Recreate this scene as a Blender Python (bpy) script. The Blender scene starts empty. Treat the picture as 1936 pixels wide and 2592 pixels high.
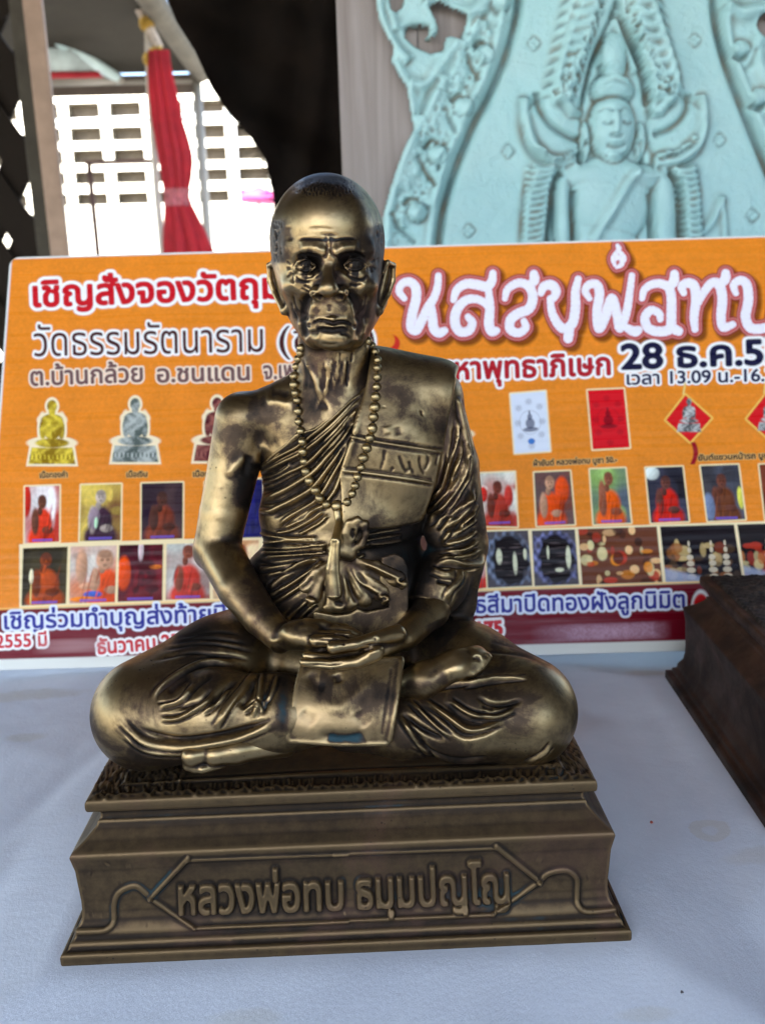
import bpy, bmesh, math, random
import numpy as np
import openvdb
from mathutils import Vector, Matrix
from mathutils.bvhtree import BVHTree

# ---------------------------------------------------------------- camera, world, sun, exposure
sc = bpy.context.scene
COL = sc.collection
F = 2198.0                                   # focal length in pixels of the 1936 x 2592 frame
CAM = np.array([0.836, -25.343, 17.193])     # centimetres; origin = middle of the pedestal foot on the table
PIT, YAW, ROL = 0.236, 0.022, -0.029
def cam_axes():
    f = np.array([math.sin(YAW)*math.cos(PIT), math.cos(YAW)*math.cos(PIT), -math.sin(PIT)])
    r = np.array([math.cos(YAW), -math.sin(YAW), 0.0]); u = np.cross(r, f)
    c, s = math.cos(ROL), math.sin(ROL)
    return c*r + s*u, -s*r + c*u, f
RI, UP, FW = cam_axes()
cd = bpy.data.cameras.new('camera'); cam = bpy.data.objects.new('camera', cd); COL.objects.link(cam)
cam.matrix_world = Matrix(((RI[0], UP[0], -FW[0], CAM[0]*.01), (RI[1], UP[1], -FW[1], CAM[1]*.01), (RI[2], UP[2], -FW[2], CAM[2]*.01), (0, 0, 0, 1)))
cd.sensor_fit = 'VERTICAL'; cd.sensor_height = 4.54; cd.sensor_width = 3.39; cd.lens = 3.85
cd.clip_start = 0.01; cd.clip_end = 3000
cd.dof.use_dof = True; cd.dof.focus_distance = 0.243; cd.dof.aperture_fstop = 2.8
sc.camera = cam
SUN_EL, SUN_AZ = math.radians(50), math.radians(205)   # azimuth from +Y clockwise: behind the camera, a little to the left
wd = bpy.data.worlds.new("World"); sc.world = wd; wd.use_nodes = True
nt = wd.node_tree; bg = nt.nodes['Background']
sky = nt.nodes.new('ShaderNodeTexSky'); sky.sky_type = 'NISHITA'; sky.sun_disc = False
sky.sun_elevation = SUN_EL; sky.sun_rotation = SUN_AZ; sky.dust_density = 2.0
nt.links.new(sky.outputs[0], bg.inputs[0]); bg.inputs[1].default_value = 0.15
sd = bpy.data.lights.new('sun', 'SUN'); sd.energy = 5; sd.angle = math.radians(.5); sd.color = (1, .95, .86)
sun = bpy.data.objects.new('sun', sd); COL.objects.link(sun)
dirv = Vector((math.sin(SUN_AZ)*math.cos(SUN_EL), math.cos(SUN_AZ)*math.cos(SUN_EL), math.sin(SUN_EL)))
sun.rotation_euler = dirv.to_track_quat('Z', 'Y').to_euler()
sc.view_settings.view_transform = 'Standard'; sc.view_settings.look = 'None'
sc.view_settings.exposure = 2.55; sc.view_settings.gamma = 1
sc.cycles.use_denoising = True
rng = np.random.default_rng(7)

# ---------------------------------------------------------------- geometry of the place
def ray(px, py): return FW + RI*(px-968)/F - UP*(py-1296)/F
def C(px, py, y):
    d = ray(px, py); return CAM + d*((y-CAM[1])/d[1])
def Z(px, py, z):
    d = ray(px, py); return CAM + d*((z-CAM[2])/d[2])
def proj(P):
    d = P - CAM.astype(P.dtype); z = d@FW.astype(P.dtype)
    return 968+F*(d@RI.astype(P.dtype))/z, 1296-F*(d@UP.astype(P.dtype))/z

def link(name, me, parent=None, mat=None):
    o = bpy.data.objects.new(name, me); COL.objects.link(o)
    if parent is not None: o.parent = parent
    if mat is not None and me is not None: me.materials.append(mat)
    return o
def tag(o, label=None, cat=None, group=None, kind=None):
    for k, v in (('label', label), ('category', cat), ('group', group), ('kind', kind)):
        if v: o[k] = v
    return o
def empty(name, loc=(0, 0, 0), **k):
    o = bpy.data.objects.new(name, None); COL.objects.link(o); o.location = Vector(loc)*.01; o.empty_display_size = .02
    tag(o, **k); return o
def mesh_np(name, V, faces_list, smooth=True):
    """V in cm (n,3); faces_list = list of int arrays (m,3)/(m,4)"""
    me = bpy.data.meshes.new(name)
    V = np.asarray(V, dtype=np.float32)*.01
    faces_list = [np.asarray(f, dtype=np.int32) for f in faces_list if len(f)]
    me.vertices.add(len(V)); me.vertices.foreach_set('co', V.ravel())
    nl = sum(f.size for f in faces_list); nf = sum(len(f) for f in faces_list)
    me.loops.add(nl); me.loops.foreach_set('vertex_index', np.concatenate([f.ravel() for f in faces_list]))
    tot = np.concatenate([np.full(len(f), f.shape[1], np.int32) for f in faces_list])
    st = np.concatenate([[0], np.cumsum(tot)[:-1]]).astype(np.int32)
    me.polygons.add(nf); me.polygons.foreach_set('loop_start', st)
    if smooth: me.polygons.foreach_set('use_smooth', np.ones(nf, bool))
    me.update(calc_edges=True); me.validate()
    return me
def attr(me, name, vals):
    a = me.attributes.new(name, 'FLOAT', 'POINT'); a.data.foreach_set('value', np.asarray(vals, np.float32))
def cattr(me, name, vals):
    a = me.color_attributes.new(name, 'FLOAT_COLOR', 'POINT')
    v = np.ones((len(vals), 4), np.float32); v[:, :3] = vals; a.data.foreach_set('color', v.ravel())
def vnormals(V, fl):
    N = np.zeros((len(V), 3))
    for f in fl:
        if not len(f): continue
        f = np.asarray(f)
        n = np.cross(V[f[:, 2]]-V[f[:, 0]], V[f[:, -1]]-V[f[:, 1]])
        for k in range(f.shape[1]):
            for c in range(3): N[:, c] += np.bincount(f[:, k], n[:, c], minlength=len(V))
    return N/np.maximum(np.linalg.norm(N, axis=1, keepdims=True), 1e-12)
def boxes(name, specs, parent=None, mat=None, bevel=0.0):
    """one mesh from boxes: (centre, size, optional Matrix)"""
    bm = bmesh.new()
    for s in specs:
        c, d = Vector(s[0]), Vector(s[1])
        m = Matrix.Translation(c*.01) @ (s[2].to_4x4() if len(s) > 2 else Matrix()) @ Matrix.Diagonal((d*.01).to_4d())
        m[3][3] = 1
        r = bmesh.ops.create_cube(bm, size=1, matrix=m)
    if bevel: bmesh.ops.bevel(bm, geom=bm.edges[:], offset=bevel*.01, segments=2, affect='EDGES', profile=.5)
    me = bpy.data.meshes.new(name); bm.to_mesh(me); bm.free()
    return link(name, me, parent, mat)
def tube(name, pts, rad, parent=None, mat=None, n=12, smooth=True):
    P = np.asarray(pts, float); rad = np.broadcast_to(rad, (len(P),)); V = []; fs = []
    for i in range(len(P)):
        t = P[min(i+1, len(P)-1)]-P[max(i-1, 0)]; t /= np.linalg.norm(t)
        a = np.array([0, 0, 1.]) if abs(t[2]) < .9 else np.array([1., 0, 0])
        u = np.cross(t, a); u /= np.linalg.norm(u); w = np.cross(t, u)
        for k in range(n):
            q = 2*math.pi*k/n; V.append(P[i]+rad[i]*(u*math.cos(q)+w*math.sin(q)))
    for i in range(len(P)-1):
        for k in range(n): fs.append((i*n+k, i*n+(k+1) % n, (i+1)*n+(k+1) % n, (i+1)*n+k))
    V += [P[0], P[-1]]; a = len(V)-2
    tr = [(a, (k+1) % n, k) for k in range(n)] + [(a+1, (len(P)-1)*n+k, (len(P)-1)*n+(k+1) % n) for k in range(n)]
    return link(name, mesh_np(name, V, [np.array(fs), np.array(tr)], smooth), parent, mat)

# ---------------------------------------------------------------- materials
def new_mat(name):
    m = bpy.data.materials.new(name); m.use_nodes = True
    return m, m.node_tree.nodes, m.node_tree.links, m.node_tree.nodes['Principled BSDF']
def noise(N, L, scale, detail=4, rough=.6, co=None, dist=0):
    t = N.new('ShaderNodeTexNoise'); t.inputs['Scale'].default_value = scale; t.inputs['Detail'].default_value = detail
    t.inputs['Roughness'].default_value = rough; t.inputs['Distortion'].default_value = dist
    if co is not None: L.new(co, t.inputs['Vector'])
    return t
def ramp(N, L, src, stops):
    r = N.new('ShaderNodeValToRGB'); e = r.color_ramp.elements
    while len(e) < len(stops): e.new(.5)
    for i, (p, c) in enumerate(stops):
        e[i].position = p; e[i].color = (c, c, c, 1) if isinstance(c, (int, float)) else (*c, 1)
    L.new(src, r.inputs[0]); return r
def mixc(N, L, f, a, b, mode='MIX'):
    m = N.new('ShaderNodeMix'); m.data_type = 'RGBA'; m.blend_type = mode
    for s, v in ((m.inputs[0], f), (m.inputs[6], a), (m.inputs[7], b)):
        if hasattr(v, 'links'): L.new(v, s)
        else: s.default_value = v if isinstance(v, (int, float)) else (*v, 1)
    return m.outputs[2]
def math_(N, L, op, a, b=None, c=None):
    m = N.new('ShaderNodeMath'); m.operation = op
    for i, v in enumerate((a, b, c)):
        if v is None: continue
        if hasattr(v, 'links'): L.new(v, m.inputs[i])
        else: m.inputs[i].default_value = v
    return m.outputs[0]
def bump(N, L, h, strength, dist, b):
    n = N.new('ShaderNodeBump'); n.inputs['Strength'].default_value = strength; n.inputs['Distance'].default_value = dist
    L.new(h, n.inputs['Height']); L.new(n.outputs[0], b.inputs['Normal']); return n
def plain(name, col, rough=.6, metal=0, var=.15, scale=8, bmp=0):
    m, N, L, b = new_mat(name); co = N.new('ShaderNodeTexCoord').outputs['Object']
    n = noise(N, L, scale, 6, .65, co)
    r = ramp(N, L, n.outputs[0], [(.3, tuple(c*(1-var) for c in col)), (.7, tuple(min(1, c*(1+var)) for c in col))])
    L.new(r.outputs[0], b.inputs['Base Color']); b.inputs['Roughness'].default_value = rough; b.inputs['Metallic'].default_value = metal; b.inputs['Specular IOR Level'].default_value = .12 if max(col) < .15 else .35
    if bmp: bump(N, L, n.outputs[0], bmp, .01, b)
    return m
def bronze(name, bright=(.25, .178, .088), mid=(.064, .042, .026), dark=(.011, .008, .006), wear_bias=-.02, rough=.33, dull=0.0, blotch=1.0):
    m, N, L, b = new_mat(name); co = N.new('ShaderNodeTexCoord').outputs['Object']
    at = N.new('ShaderNodeAttribute'); at.attribute_name = 'wear'
    n1 = noise(N, L, 55, 7, .7, co, .6); n2 = noise(N, L, 260, 5, .7, co); n3 = noise(N, L, 22, 5, .6, co, 1.2)
    w = math_(N, L, 'ADD', at.outputs['Fac'], wear_bias)
    k = math_(N, L, 'MULTIPLY_ADD', math_(N, L, 'SUBTRACT', n1.outputs[0], .5), 1.5*blotch, w)
    k = math_(N, L, 'MULTIPLY_ADD', math_(N, L, 'SUBTRACT', n2.outputs[0], .5), .55, k)
    nb_ = noise(N, L, 30, 3, .5, co, 1.0)
    k = math_(N, L, 'MULTIPLY_ADD', math_(N, L, 'SUBTRACT', nb_.outputs[0], .5), 1.1*blotch, k)
    r = ramp(N, L, k, [(0.0, dark), (.34, mid), (.62, bright), (1.0, tuple(min(1, c*1.35) for c in bright))])
    # purple brown heat stains, and a little blue green in the deepest places
    st = ramp(N, L, n3.outputs[0], [(.54, 0.0), (.70, .6)])
    c1 = mixc(N, L, st.outputs[0], r.outputs[0], mixc(N, L, .62, r.outputs[0], (.13, .066, .05)))
    n4 = noise(N, L, 30, 4, .6, co, .8)
    vg = math_(N, L, 'MULTIPLY', ramp(N, L, n4.outputs[0], [(.60, 0.0), (.68, 1.0)]).outputs[0], ramp(N, L, k, [(.08, .7), (.34, 0.0)]).outputs[0])
    c2 = mixc(N, L, vg, c1, (.02, .06, .075))
    # dark pits
    v = N.new('ShaderNodeTexVoronoi'); v.inputs['Scale'].default_value = 560; L.new(co, v.inputs['Vector'])
    pit = math_(N, L, 'MULTIPLY', ramp(N, L, v.outputs['Distance'], [(.13, 1.0), (.2, 0.0)]).outputs[0], ramp(N, L, n1.outputs[0], [(.54, 0.0), (.66, .8)]).outputs[0])
    c3 = mixc(N, L, pit, c2, (.012, .010, .012))
    L.new(c3, b.inputs['Base Color'])
    L.new(ramp(N, L, k, [(.1, .80-.1*dull), (.5, 1.0-.25*dull)]).outputs[0], b.inputs['Metallic'])
    rr = math_(N, L, 'MULTIPLY_ADD', n2.outputs[0], .22, ramp(N, L, k, [(.1, rough+.16), (.7, rough-.07)]).outputs[0])
    L.new(rr, b.inputs['Roughness'])
    h = math_(N, L, 'ADD', math_(N, L, 'MULTIPLY', n2.outputs[0], .5), math_(N, L, 'MULTIPLY', pit, -.6))
    h = math_(N, L, 'MULTIPLY_ADD', n1.outputs[0], .8, h)
    bump(N, L, h, .35, .0004, b)
    return m
M_BR = bronze('polished_bronze')
M_SKIN = bronze('skin_bronze', wear_bias=.03, rough=.29)
M_SASH = bronze('sash_bronze', wear_bias=.03, rough=.35)
M_BASE = bronze('pedestal_bronze', bright=(.105, .070, .034), mid=(.040, .026, .015), dark=(.014, .010, .007), wear_bias=0, rough=.48, dull=.8, blotch=.22)
M_BASE2 = bronze('dark_pedestal_bronze', bright=(.055, .035, .024), mid=(.032, .021, .015), dark=(.02, .017, .016), wear_bias=-.05, rough=.5, dull=1)

# ---------------------------------------------------------------- distance-field sculpting
f32 = np.float32
def V3(a): return np.asarray(a, f32)
def sph(P, c, r):
    return np.linalg.norm(P-V3(c), axis=1)-f32(r)
def ell(P, c, r, rot=None):
    q = P-V3(c)
    if rot is not None: q = q@np.asarray(rot, f32)
    r = V3(r); k0 = np.linalg.norm(q/r, axis=1); k1 = np.linalg.norm(q/(r*r), axis=1)
    return np.where(k0 < 1e-4, -r.min(), k0*(k0-1)/np.maximum(k1, 1e-6)).astype(f32)
def cap(P, a, b, ra, rb, sq=None):
    a, b = V3(a), V3(b)
    if sq is not None: s = V3(sq); P = P*s; a = a*s; b = b*s
    ab = b-a; t = np.clip(((P-a)@ab)/f32(ab@ab), 0, 1)
    return np.linalg.norm(P-a-t[:, None]*ab, axis=1)-(f32(ra)+(f32(rb)-f32(ra))*t)
def chain(P, pts, rs, k=.05, sq=None):
    d = None
    for i in range(len(pts)-1):
        e = cap(P, pts[i], pts[i+1], rs[i], rs[i+1], sq)
        d = e if d is None else smin(d, e, k)
    return d
def smin(a, b, k):
    h = np.maximum(f32(k)-np.abs(a-b), 0)/f32(k); return np.minimum(a, b)-h*h*f32(k*.25)
def smax(a, b, k): return -smin(-a, -b, k)
def rotz(a): c, s = math.cos(a), math.sin(a); return np.array([[c, -s, 0], [s, c, 0], [0, 0, 1]])
def roty(a): c, s = math.cos(a), math.sin(a); return np.array([[c, 0, s], [0, 1, 0], [-s, 0, c]])
def poly2d(px, py, poly):
    """signed distance in pixels to a polygon (negative inside)"""
    poly = np.asarray(poly, f32); d = np.full(px.shape, 1e9, f32); s = np.zeros(px.shape, bool)
    n = len(poly)
    for i in range(n):
        x0, y0 = poly[i]; x1, y1 = poly[(i+1) % n]
        ex, ey = x1-x0, y1-y0; t = np.clip(((px-x0)*ex+(py-y0)*ey)/(ex*ex+ey*ey+1e-9), 0, 1)
        d = np.minimum(d, (px-x0-t*ex)**2+(py-y0-t*ey)**2)
        c = (y0 > py) != (y1 > py)
        if abs(y1-y0) > 1e-9: s ^= c & (px < (x1-x0)*(py-y0)/(y1-y0)+x0)
    return np.where(s, -np.sqrt(d), np.sqrt(d)).astype(f32)
def sculpt(fn, lo, hi, h, B=10):
    lo = np.array(lo, float); hi = np.array(hi, float)
    nb = np.ceil((hi-lo)/(h*B)).astype(int)
    ax = [lo[i]+(np.arange(nb[i])+.5)*B*h-h/2 for i in range(3)]
    G = np.stack(np.meshgrid(*ax, indexing='ij'), -1).reshape(-1, 3).astype(f32)
    d = fn(G); lim = B*h*.87*1.5+.08
    act = np.abs(d) < lim
    A = np.where(d > 0, f32(.3), f32(-.3)).reshape(nb)
    A = np.repeat(np.repeat(np.repeat(A, B, 0), B, 1), B, 2)
    o = (np.arange(B)-(B-1)/2)*h; off = np.stack(np.meshgrid(o, o, o, indexing='ij'), -1).reshape(-1, 3).astype(f32)
    idx = np.flatnonzero(act); I = np.stack(np.unravel_index(idx, nb), -1)
    for s in range(0, len(idx), 300):
        g = G[idx[s:s+300]]; P = (g[:, None, :]+off[None]).reshape(-1, 3)
        v = np.clip(fn(P), -.3, .3).reshape(-1, B, B, B)
        for k, (a, b, c) in enumerate(I[s:s+300]): A[a*B:a*B+B, b*B:b*B+B, c*B:c*B+B] = v[k]
    g = openvdb.FloatGrid(.3); g.copyFromArray(A); 
    V, T, Q = g.convertToPolygons(0.0, 0.0)
    V = np.asarray(V, float)*h + (lo)
    Q = np.asarray(Q)[:, ::-1] if len(Q) else np.zeros((0, 4), int); T = np.asarray(T)[:, ::-1] if len(T) else np.zeros((0, 3), int)
    fl = [Q.astype(np.int64), T.astype(np.int64)]
    N = vnormals(V, fl)
    # orientation check: normal must point towards larger field values
    p = V[::max(1, len(V)//500)]; n = N[::max(1, len(V)//500)]
    if np.mean(fn((p+n*.02).astype(f32))-fn((p-n*.02).astype(f32))) < 0:
        fl = [x[:, ::-1] for x in fl]; N = -N
    return V, fl, N
# strokes: ridges (+) and grooves (-) drawn over the front of a surface
class Layer:
    S = 2.0
    def __init__(self, x0, y0, x1, y1):
        self.o = (x0, y0); self.w = int((x1-x0)/self.S)+2; self.hh = int((y1-y0)/self.S)+2
        self.A = np.zeros((self.hh, self.w), f32)
    def stroke(self, pts, w, h, t0=.25, t1=.25, flat=False):
        p = np.asarray(pts, float)
        # Catmull-Rom
        if len(p) > 2:
            q = np.vstack([2*p[0]-p[1], p, 2*p[-1]-p[-2]]); out = []
            for i in range(1, len(q)-2):
                for t in np.linspace(0, 1, 7)[:-1]:
                    out.append(.5*(2*q[i]+(q[i+1]-q[i-1])*t+(2*q[i-1]-5*q[i]+4*q[i+1]-q[i+2])*t*t+(-q[i-1]+3*q[i]-3*q[i+1]+q[i+2])*t**3))
            out.append(p[-1]); p = np.array(out)
        L = np.concatenate([[0], np.cumsum(np.linalg.norm(np.diff(p, axis=0), axis=1))]); T = L[-1]
        S = self.S; m = 3*w
        x0 = max(0, int((p[:, 0].min()-m-self.o[0])/S)); x1 = min(self.w, int((p[:, 0].max()+m-self.o[0])/S)+1)
        y0 = max(0, int((p[:, 1].min()-m-self.o[1])/S)); y1 = min(self.hh, int((p[:, 1].max()+m-self.o[1])/S)+1)
        if x1 <= x0 or y1 <= y0: return
        X, Y = np.meshgrid(self.o[0]+np.arange(x0, x1)*S, self.o[1]+np.arange(y0, y1)*S)
        D = np.full(X.shape, 1e9); U = np.zeros(X.shape)
        for i in range(len(p)-1):
            e = p[i+1]-p[i]; t = np.clip(((X-p[i, 0])*e[0]+(Y-p[i, 1])*e[1])/(e@e+1e-9), 0, 1)
            d = (X-p[i, 0]-t*e[0])**2+(Y-p[i, 1]-t*e[1])**2; k = d < D
            D = np.where(k, d, D); U = np.where(k, (L[i]+t*(L[i+1]-L[i]))/T, U)
        tp = np.clip(U/max(t0, 1e-3), 0, 1)*np.clip((1-U)/max(t1, 1e-3), 0, 1) if not flat else 1
        tp = tp*tp*(3-2*tp) if not flat else 1
        g = np.exp(-D/(2*(w*.5)**2)) if not flat else 1/(1+np.exp((np.sqrt(D)-w*.5)/(w*.09)))
        self.A[y0:y1, x0:x1] += (h*tp*g).astype(f32)
    def many(self, o, s, lst, w=11, h=.05, **k):
        for it in lst:
            ww, hh = w, h
            if isinstance(it, tuple): it, ww, hh = it
            v = [float(x) for x in it.replace(',', ' ').split()]
            self.stroke([(o[0]+v[i]*s, o[1]+v[i+1]*s) for i in range(0, len(v), 2)], ww, hh, **k)
    def at(self, px, py):
        x = np.clip((px-self.o[0])/self.S, 0, self.w-1.01); y = np.clip((py-self.o[1])/self.S, 0, self.hh-1.01)
        i, j = x.astype(int), y.astype(int); a, b = x-i, y-j; A = self.A
        v = A[j, i]*(1-a)*(1-b)+A[j, i+1]*a*(1-b)+A[j+1, i]*(1-a)*b+A[j+1, i+1]*a*b
        ins = (px > self.o[0]) & (px < self.o[0]+(self.w-2)*self.S) & (py > self.o[1]) & (py < self.o[1]+(self.hh-2)*self.S)
        return np.where(ins, v, 0)
def neigh_avg(V, fl, X):
    acc = np.zeros_like(X); cnt = np.zeros(len(V))
    for f in fl:
        k = f.shape[1]
        for j in range(k):
            a, b = f[:, j], f[:, (j+1) % k]
            if X.ndim == 1: acc += np.bincount(a, X[b], minlength=len(V))
            else:
                for c in range(X.shape[1]): acc[:, c] += np.bincount(a, X[b, c], minlength=len(V))
            cnt += np.bincount(a, minlength=len(V))
    cnt = np.maximum(cnt, 1)
    return acc/(cnt if X.ndim == 1 else cnt[:, None])
def finish(name, V, fl, N, layer=None, parent=None, mat=None, h=.04, relax=1, wear0=.5, curv=1.0, use_lw=True):
    for _ in range(relax):
        V = V + .5*(neigh_avg(V, fl, V)-V)
    N = vnormals(V, fl)
    lay = 0
    if layer is not None:
        px, py = proj(V); vd = CAM-V; vd /= np.linalg.norm(vd, axis=1, keepdims=True)
        c = np.sum(N*vd, axis=1); w = np.clip((c+.08)/.35, 0, 1); w = w*w*(3-2*w)
        lay = layer.at(px, py)*w
        V = V + N*lay[:, None]
    V = V + .0
    N2 = vnormals(V, fl)
    S = V
    for _ in range(6): S = S + .6*(neigh_avg(V, fl, S)-S)
    k = np.sum((V-S)*N2, axis=1)
    sc_ = .012
    wear = wear0 + curv*.45*np.tanh(k/sc_)
    for _ in range(1): wear = .5*wear+.5*neigh_avg(V, fl, wear)
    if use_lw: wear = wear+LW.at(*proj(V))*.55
    me = mesh_np(name, V, fl); attr(me, 'wear', wear)
    return link(name, me, parent, mat), V, fl
# ---------------------------------------------------------------- the bronze statue
ZT = 4.443                                     # top of the pedestal
statue = empty('monk_statue', label='bronze seated monk statue in the middle of the cloth, prayer beads round its neck', cat='statue')

# --- limbs in centimetres, taken at their own depth
shL, elL, wrL = C(614, 1062, 1.3), C(550, 1385, .7), C(712, 1616, -1.9)
shR, elR, wrR = C(1096, 1010, 1.3), C(1152, 1400, .9), C(1022, 1612, -2.0)
knL, knR = C(374, 1800, -2.2), C(1322, 1795, -2.2)
def f_torso(P):
    d = ell(P, C(878, 1130, 1.5), (2.72, 1.75, 2.5))
    d = smin(d, ell(P, C(858, 1475, 1.0), (3.02, 2.0, 1.75)), .5)
    d = smin(d, ell(P, C(870, 1300, 1.2), (2.55, 1.7, 1.8)), .5)
    d = smin(d, cap(P, shL, shR, .72, .72), .6)
    d = smin(d, cap(P, C(846, 965, 1.5), shL+V3((.25, 0, .1)), .78, .50), .5)
    d = smin(d, cap(P, C(850, 955, 1.5), shR+V3((0, 0, .15)), .78, .62), .5)
    return d
def f_neck(P):
    d = cap(P, C(846, 800, 1.0), C(846, 1020, 1.2), 1.06, 1.12)
    d = smin(d, cap(P, C(790, 868, .3), C(815, 1010, .35), .14, .12), .25)
    d = smin(d, cap(P, C(918, 880, .5), C(870, 1010, .3), .14, .10), .25)
    return d
def f_head(P, detail=True):
    d = ell(P, C(829, 612, .95), (1.66, 2.1, 1.86))
    d = smin(d, ell(P, C(832, 690, .35), (1.47, 1.45, 1.5)), .35)
    d = smin(d, ell(P, C(845, 775, .25), (1.15, 1.22, 1.02)), .35)
    d = smin(d, cap(P, C(748, 765, 1.2), C(800, 850, -.1), .42, .36), .35)      # jaw line
    d = smin(d, cap(P, C(945, 760, 1.2), C(890, 853, -.1), .42, .36), .35)
    d = smin(d, ell(P, C(848, 858, -.62), (.52, .40, .34)), .28)                # chin
    d = smin(d, ell(P, C(840, 802, -.36), (.84, .58, .62)), .40)                # muzzle
    d = smin(d, ell(P, C(755, 724, -.36), (.40, .46, .30)), .28)                # cheek bones
    d = smin(d, ell(P, C(919, 722, -.36), (.40, .46, .30)), .28)
    d = smin(d, cap(P, C(740, 628, -.58), C(814, 641, -1.06), .21, .20), .20)    # brow ridge
    d = smin(d, cap(P, C(850, 641, -1.06), C(928, 628, -.58), .20, .21), .20)
    d = smin(d, ell(P, C(828, 566, -.36), (1.08, .74, .92)), .4)                 # forehead
    if detail:
        for c, r in ((C(742, 800, -1.0), (.28, .40, .46)), (C(942, 796, -1.0), (.28, .40, .46))):
            d = smax(d, -ell(P, c, r), .55)                                     # hollow cheeks
        for c in (C(771, 671, -1.22), C(896, 669, -1.22)):
            d = smax(d, -ell(P, c, (.46, .62, .25)), .16)                       # eye sockets
    d = smin(d, cap(P, C(834, 652, -.92), C(831, 726, -1.40), .145, .20), .16)  # nose
    d = smin(d, ell(P, C(832, 733, -1.36), (.22, .26, .20)), .18)
    d = smin(d, ell(P, C(802, 742, -1.06), (.20, .34, .17)), .16)
    d = smin(d, ell(P, C(865, 741, -1.06), (.20, .34, .17)), .16)
    if detail:
        for c in (C(808, 755, -1.30), C(860, 754, -1.30)):
            d = smax(d, -ell(P, c, (.155, .24, .11)), .05)
        for c in (C(772, 673, -.66), C(898, 671, -.64)):                        # eyeballs and lids
            d = smin(d, ell(P, c, (.27, .25, .22)), .05)
        d = smin(d, chain(P, [C(745, 676, -.76), C(756, 662, -.88), C(775, 657, -.93), C(798, 672, -.86)], (.03, .045, .045, .03), .03), .04)
        d = smin(d, chain(P, [C(746, 680, -.76), C(759, 687, -.86), C(778, 688, -.88), C(798, 677, -.84)], (.025, .035, .035, .025), .03), .04)
        d = smin(d, chain(P, [C(871, 671, -.84), C(888, 657, -.92), C(908, 658, -.88), C(929, 673, -.76)], (.03, .05, .05, .03), .03), .04)
        d = smin(d, chain(P, [C(874, 677, -.84), C(890, 686, -.86), C(908, 686, -.85), C(924, 679, -.76)], (.03, .04, .04, .03), .03), .04)
        d = smin(d, ell(P, C(766, 700, -.66), (.30, .24, .16)), .14)            # bags under the eyes
        d = smin(d, ell(P, C(905, 698, -.66), (.30, .24, .16)), .14)
    # lips
    d = smin(d, chain(P, [C(783, 825, -.56), C(806, 808, -.90), C(841, 808, -1.04), C(874, 807, -.90), C(899, 826, -.56)], (.04, .075, .085, .075, .04), .05), .06)
    d = smin(d, chain(P, [C(786, 833, -.62), C(814, 827, -.92), C(843, 828, -1.0), C(870, 827, -.92), C(898, 834, -.62)], (.04, .07, .08, .07, .04), .05), .06)
    # ears: shell, rim, lobe
    for s, (tx, bx) in ((-1, (692, 724)), (1, (985, 956))):
        a, m, b = C(tx-s*2, 684, .85), C((tx+bx)/2+s*6, 730, .70), C(bx, 782, .55)
        e = cap(P, a+V3((-s*.06, .1, 0)), b, .24, .15, (2.0, 1, 1))
        e = smax(e, -cap(P, a+V3((s*.20, -.42, -.02)), m+V3((s*.10, -.40, 0)), .17, .11), .10); e = smin(e, cap(P, a+V3((-s*.22, .1, 0)), b+V3((-s*.1, 0, 0)), .16, .12), .10)
        rim = chain(P, [C(tx-s*14, 690, .30), C(tx-s*4, 664, .45), C(tx+s*10, 672, .8), C(tx+s*9, 710, .85), C((tx+bx)/2+s*12, 745, .72), C(bx+s*3, 786, .45), C(bx-s*6, 778, .3)],
                    (.05, .07, .08, .08, .07, .13, .09), .05)
        e = smin(e, cap(P, (a+m)/2+V3((s*.03, .28, .05)), (m+b)/2+V3((-s*.02, .25, 0)), .24, .17, (1.6, 1, 1)), .06)
        d = smin(d, smin(e, rim, .08), .10)
    return d
def hand_upper(P):                       # the hand lying on top, fingers pointing to the right
    d = cap(P, wrL, C(792, 1614, -2.40), .42, .46, (1, 1, 1.3))
    d = smin(d, ell(P, C(762, 1600, -2.25), (.62, .52, .34)), .22)
    for y, a, b, c, e in ((-2.00, (800, 1592), (840, 1588), (872, 1591), (896, 1600)), (-2.32, (806, 1602), (848, 1597), (884, 1600), (910, 1609)),
                       (-2.64, (804, 1612), (846, 1609), (880, 1612), (904, 1620)), (-2.92, (798, 1622), (836, 1620), (862, 1624), (884, 1630))):
        d = smin(d, chain(P, [C(*a, y), C(*b, y-.05), C(*c, y-.04), C(*e, y)], (.18, .165, .15, .12), .03), .035)
    d = smin(d, chain(P, [C(736, 1600, -2.40), C(776, 1583, -2.35), C(815, 1582, -2.25), C(846, 1590, -2.2)], (.24, .20, .175, .14), .05), .08)
    return d
def hand_lower(P):                       # the hand underneath, fingers pointing to the left
    d = cap(P, wrR, C(960, 1634, -2.45), .42, .48, (1, 1, 1.25))
    d = smin(d, chain(P, [C(1004, 1604, -2.5), C(950, 1616, -2.95), C(898, 1630, -3.2), C(846, 1637, -3.28)], (.27, .20, .165, .165), .04), .10)
    d = smin(d, sph(P, C(843, 1638, -3.30), .18), .02)
    for y, pts in ((-3.10, [(950, 1652), (905, 1675), (838, 1683), (768, 1676)]), (-2.82, [(945, 1642), (892, 1660), (832, 1664), (775, 1660)]),
                   (-2.5, [(940, 1630), (890, 1644), (830, 1648), (780, 1644)])):
        d = smin(d, chain(P, [C(*p, y-.05*i) for i, p in enumerate(pts)], (.24, .185, .16, .12), .04), .05)
    return d
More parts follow.
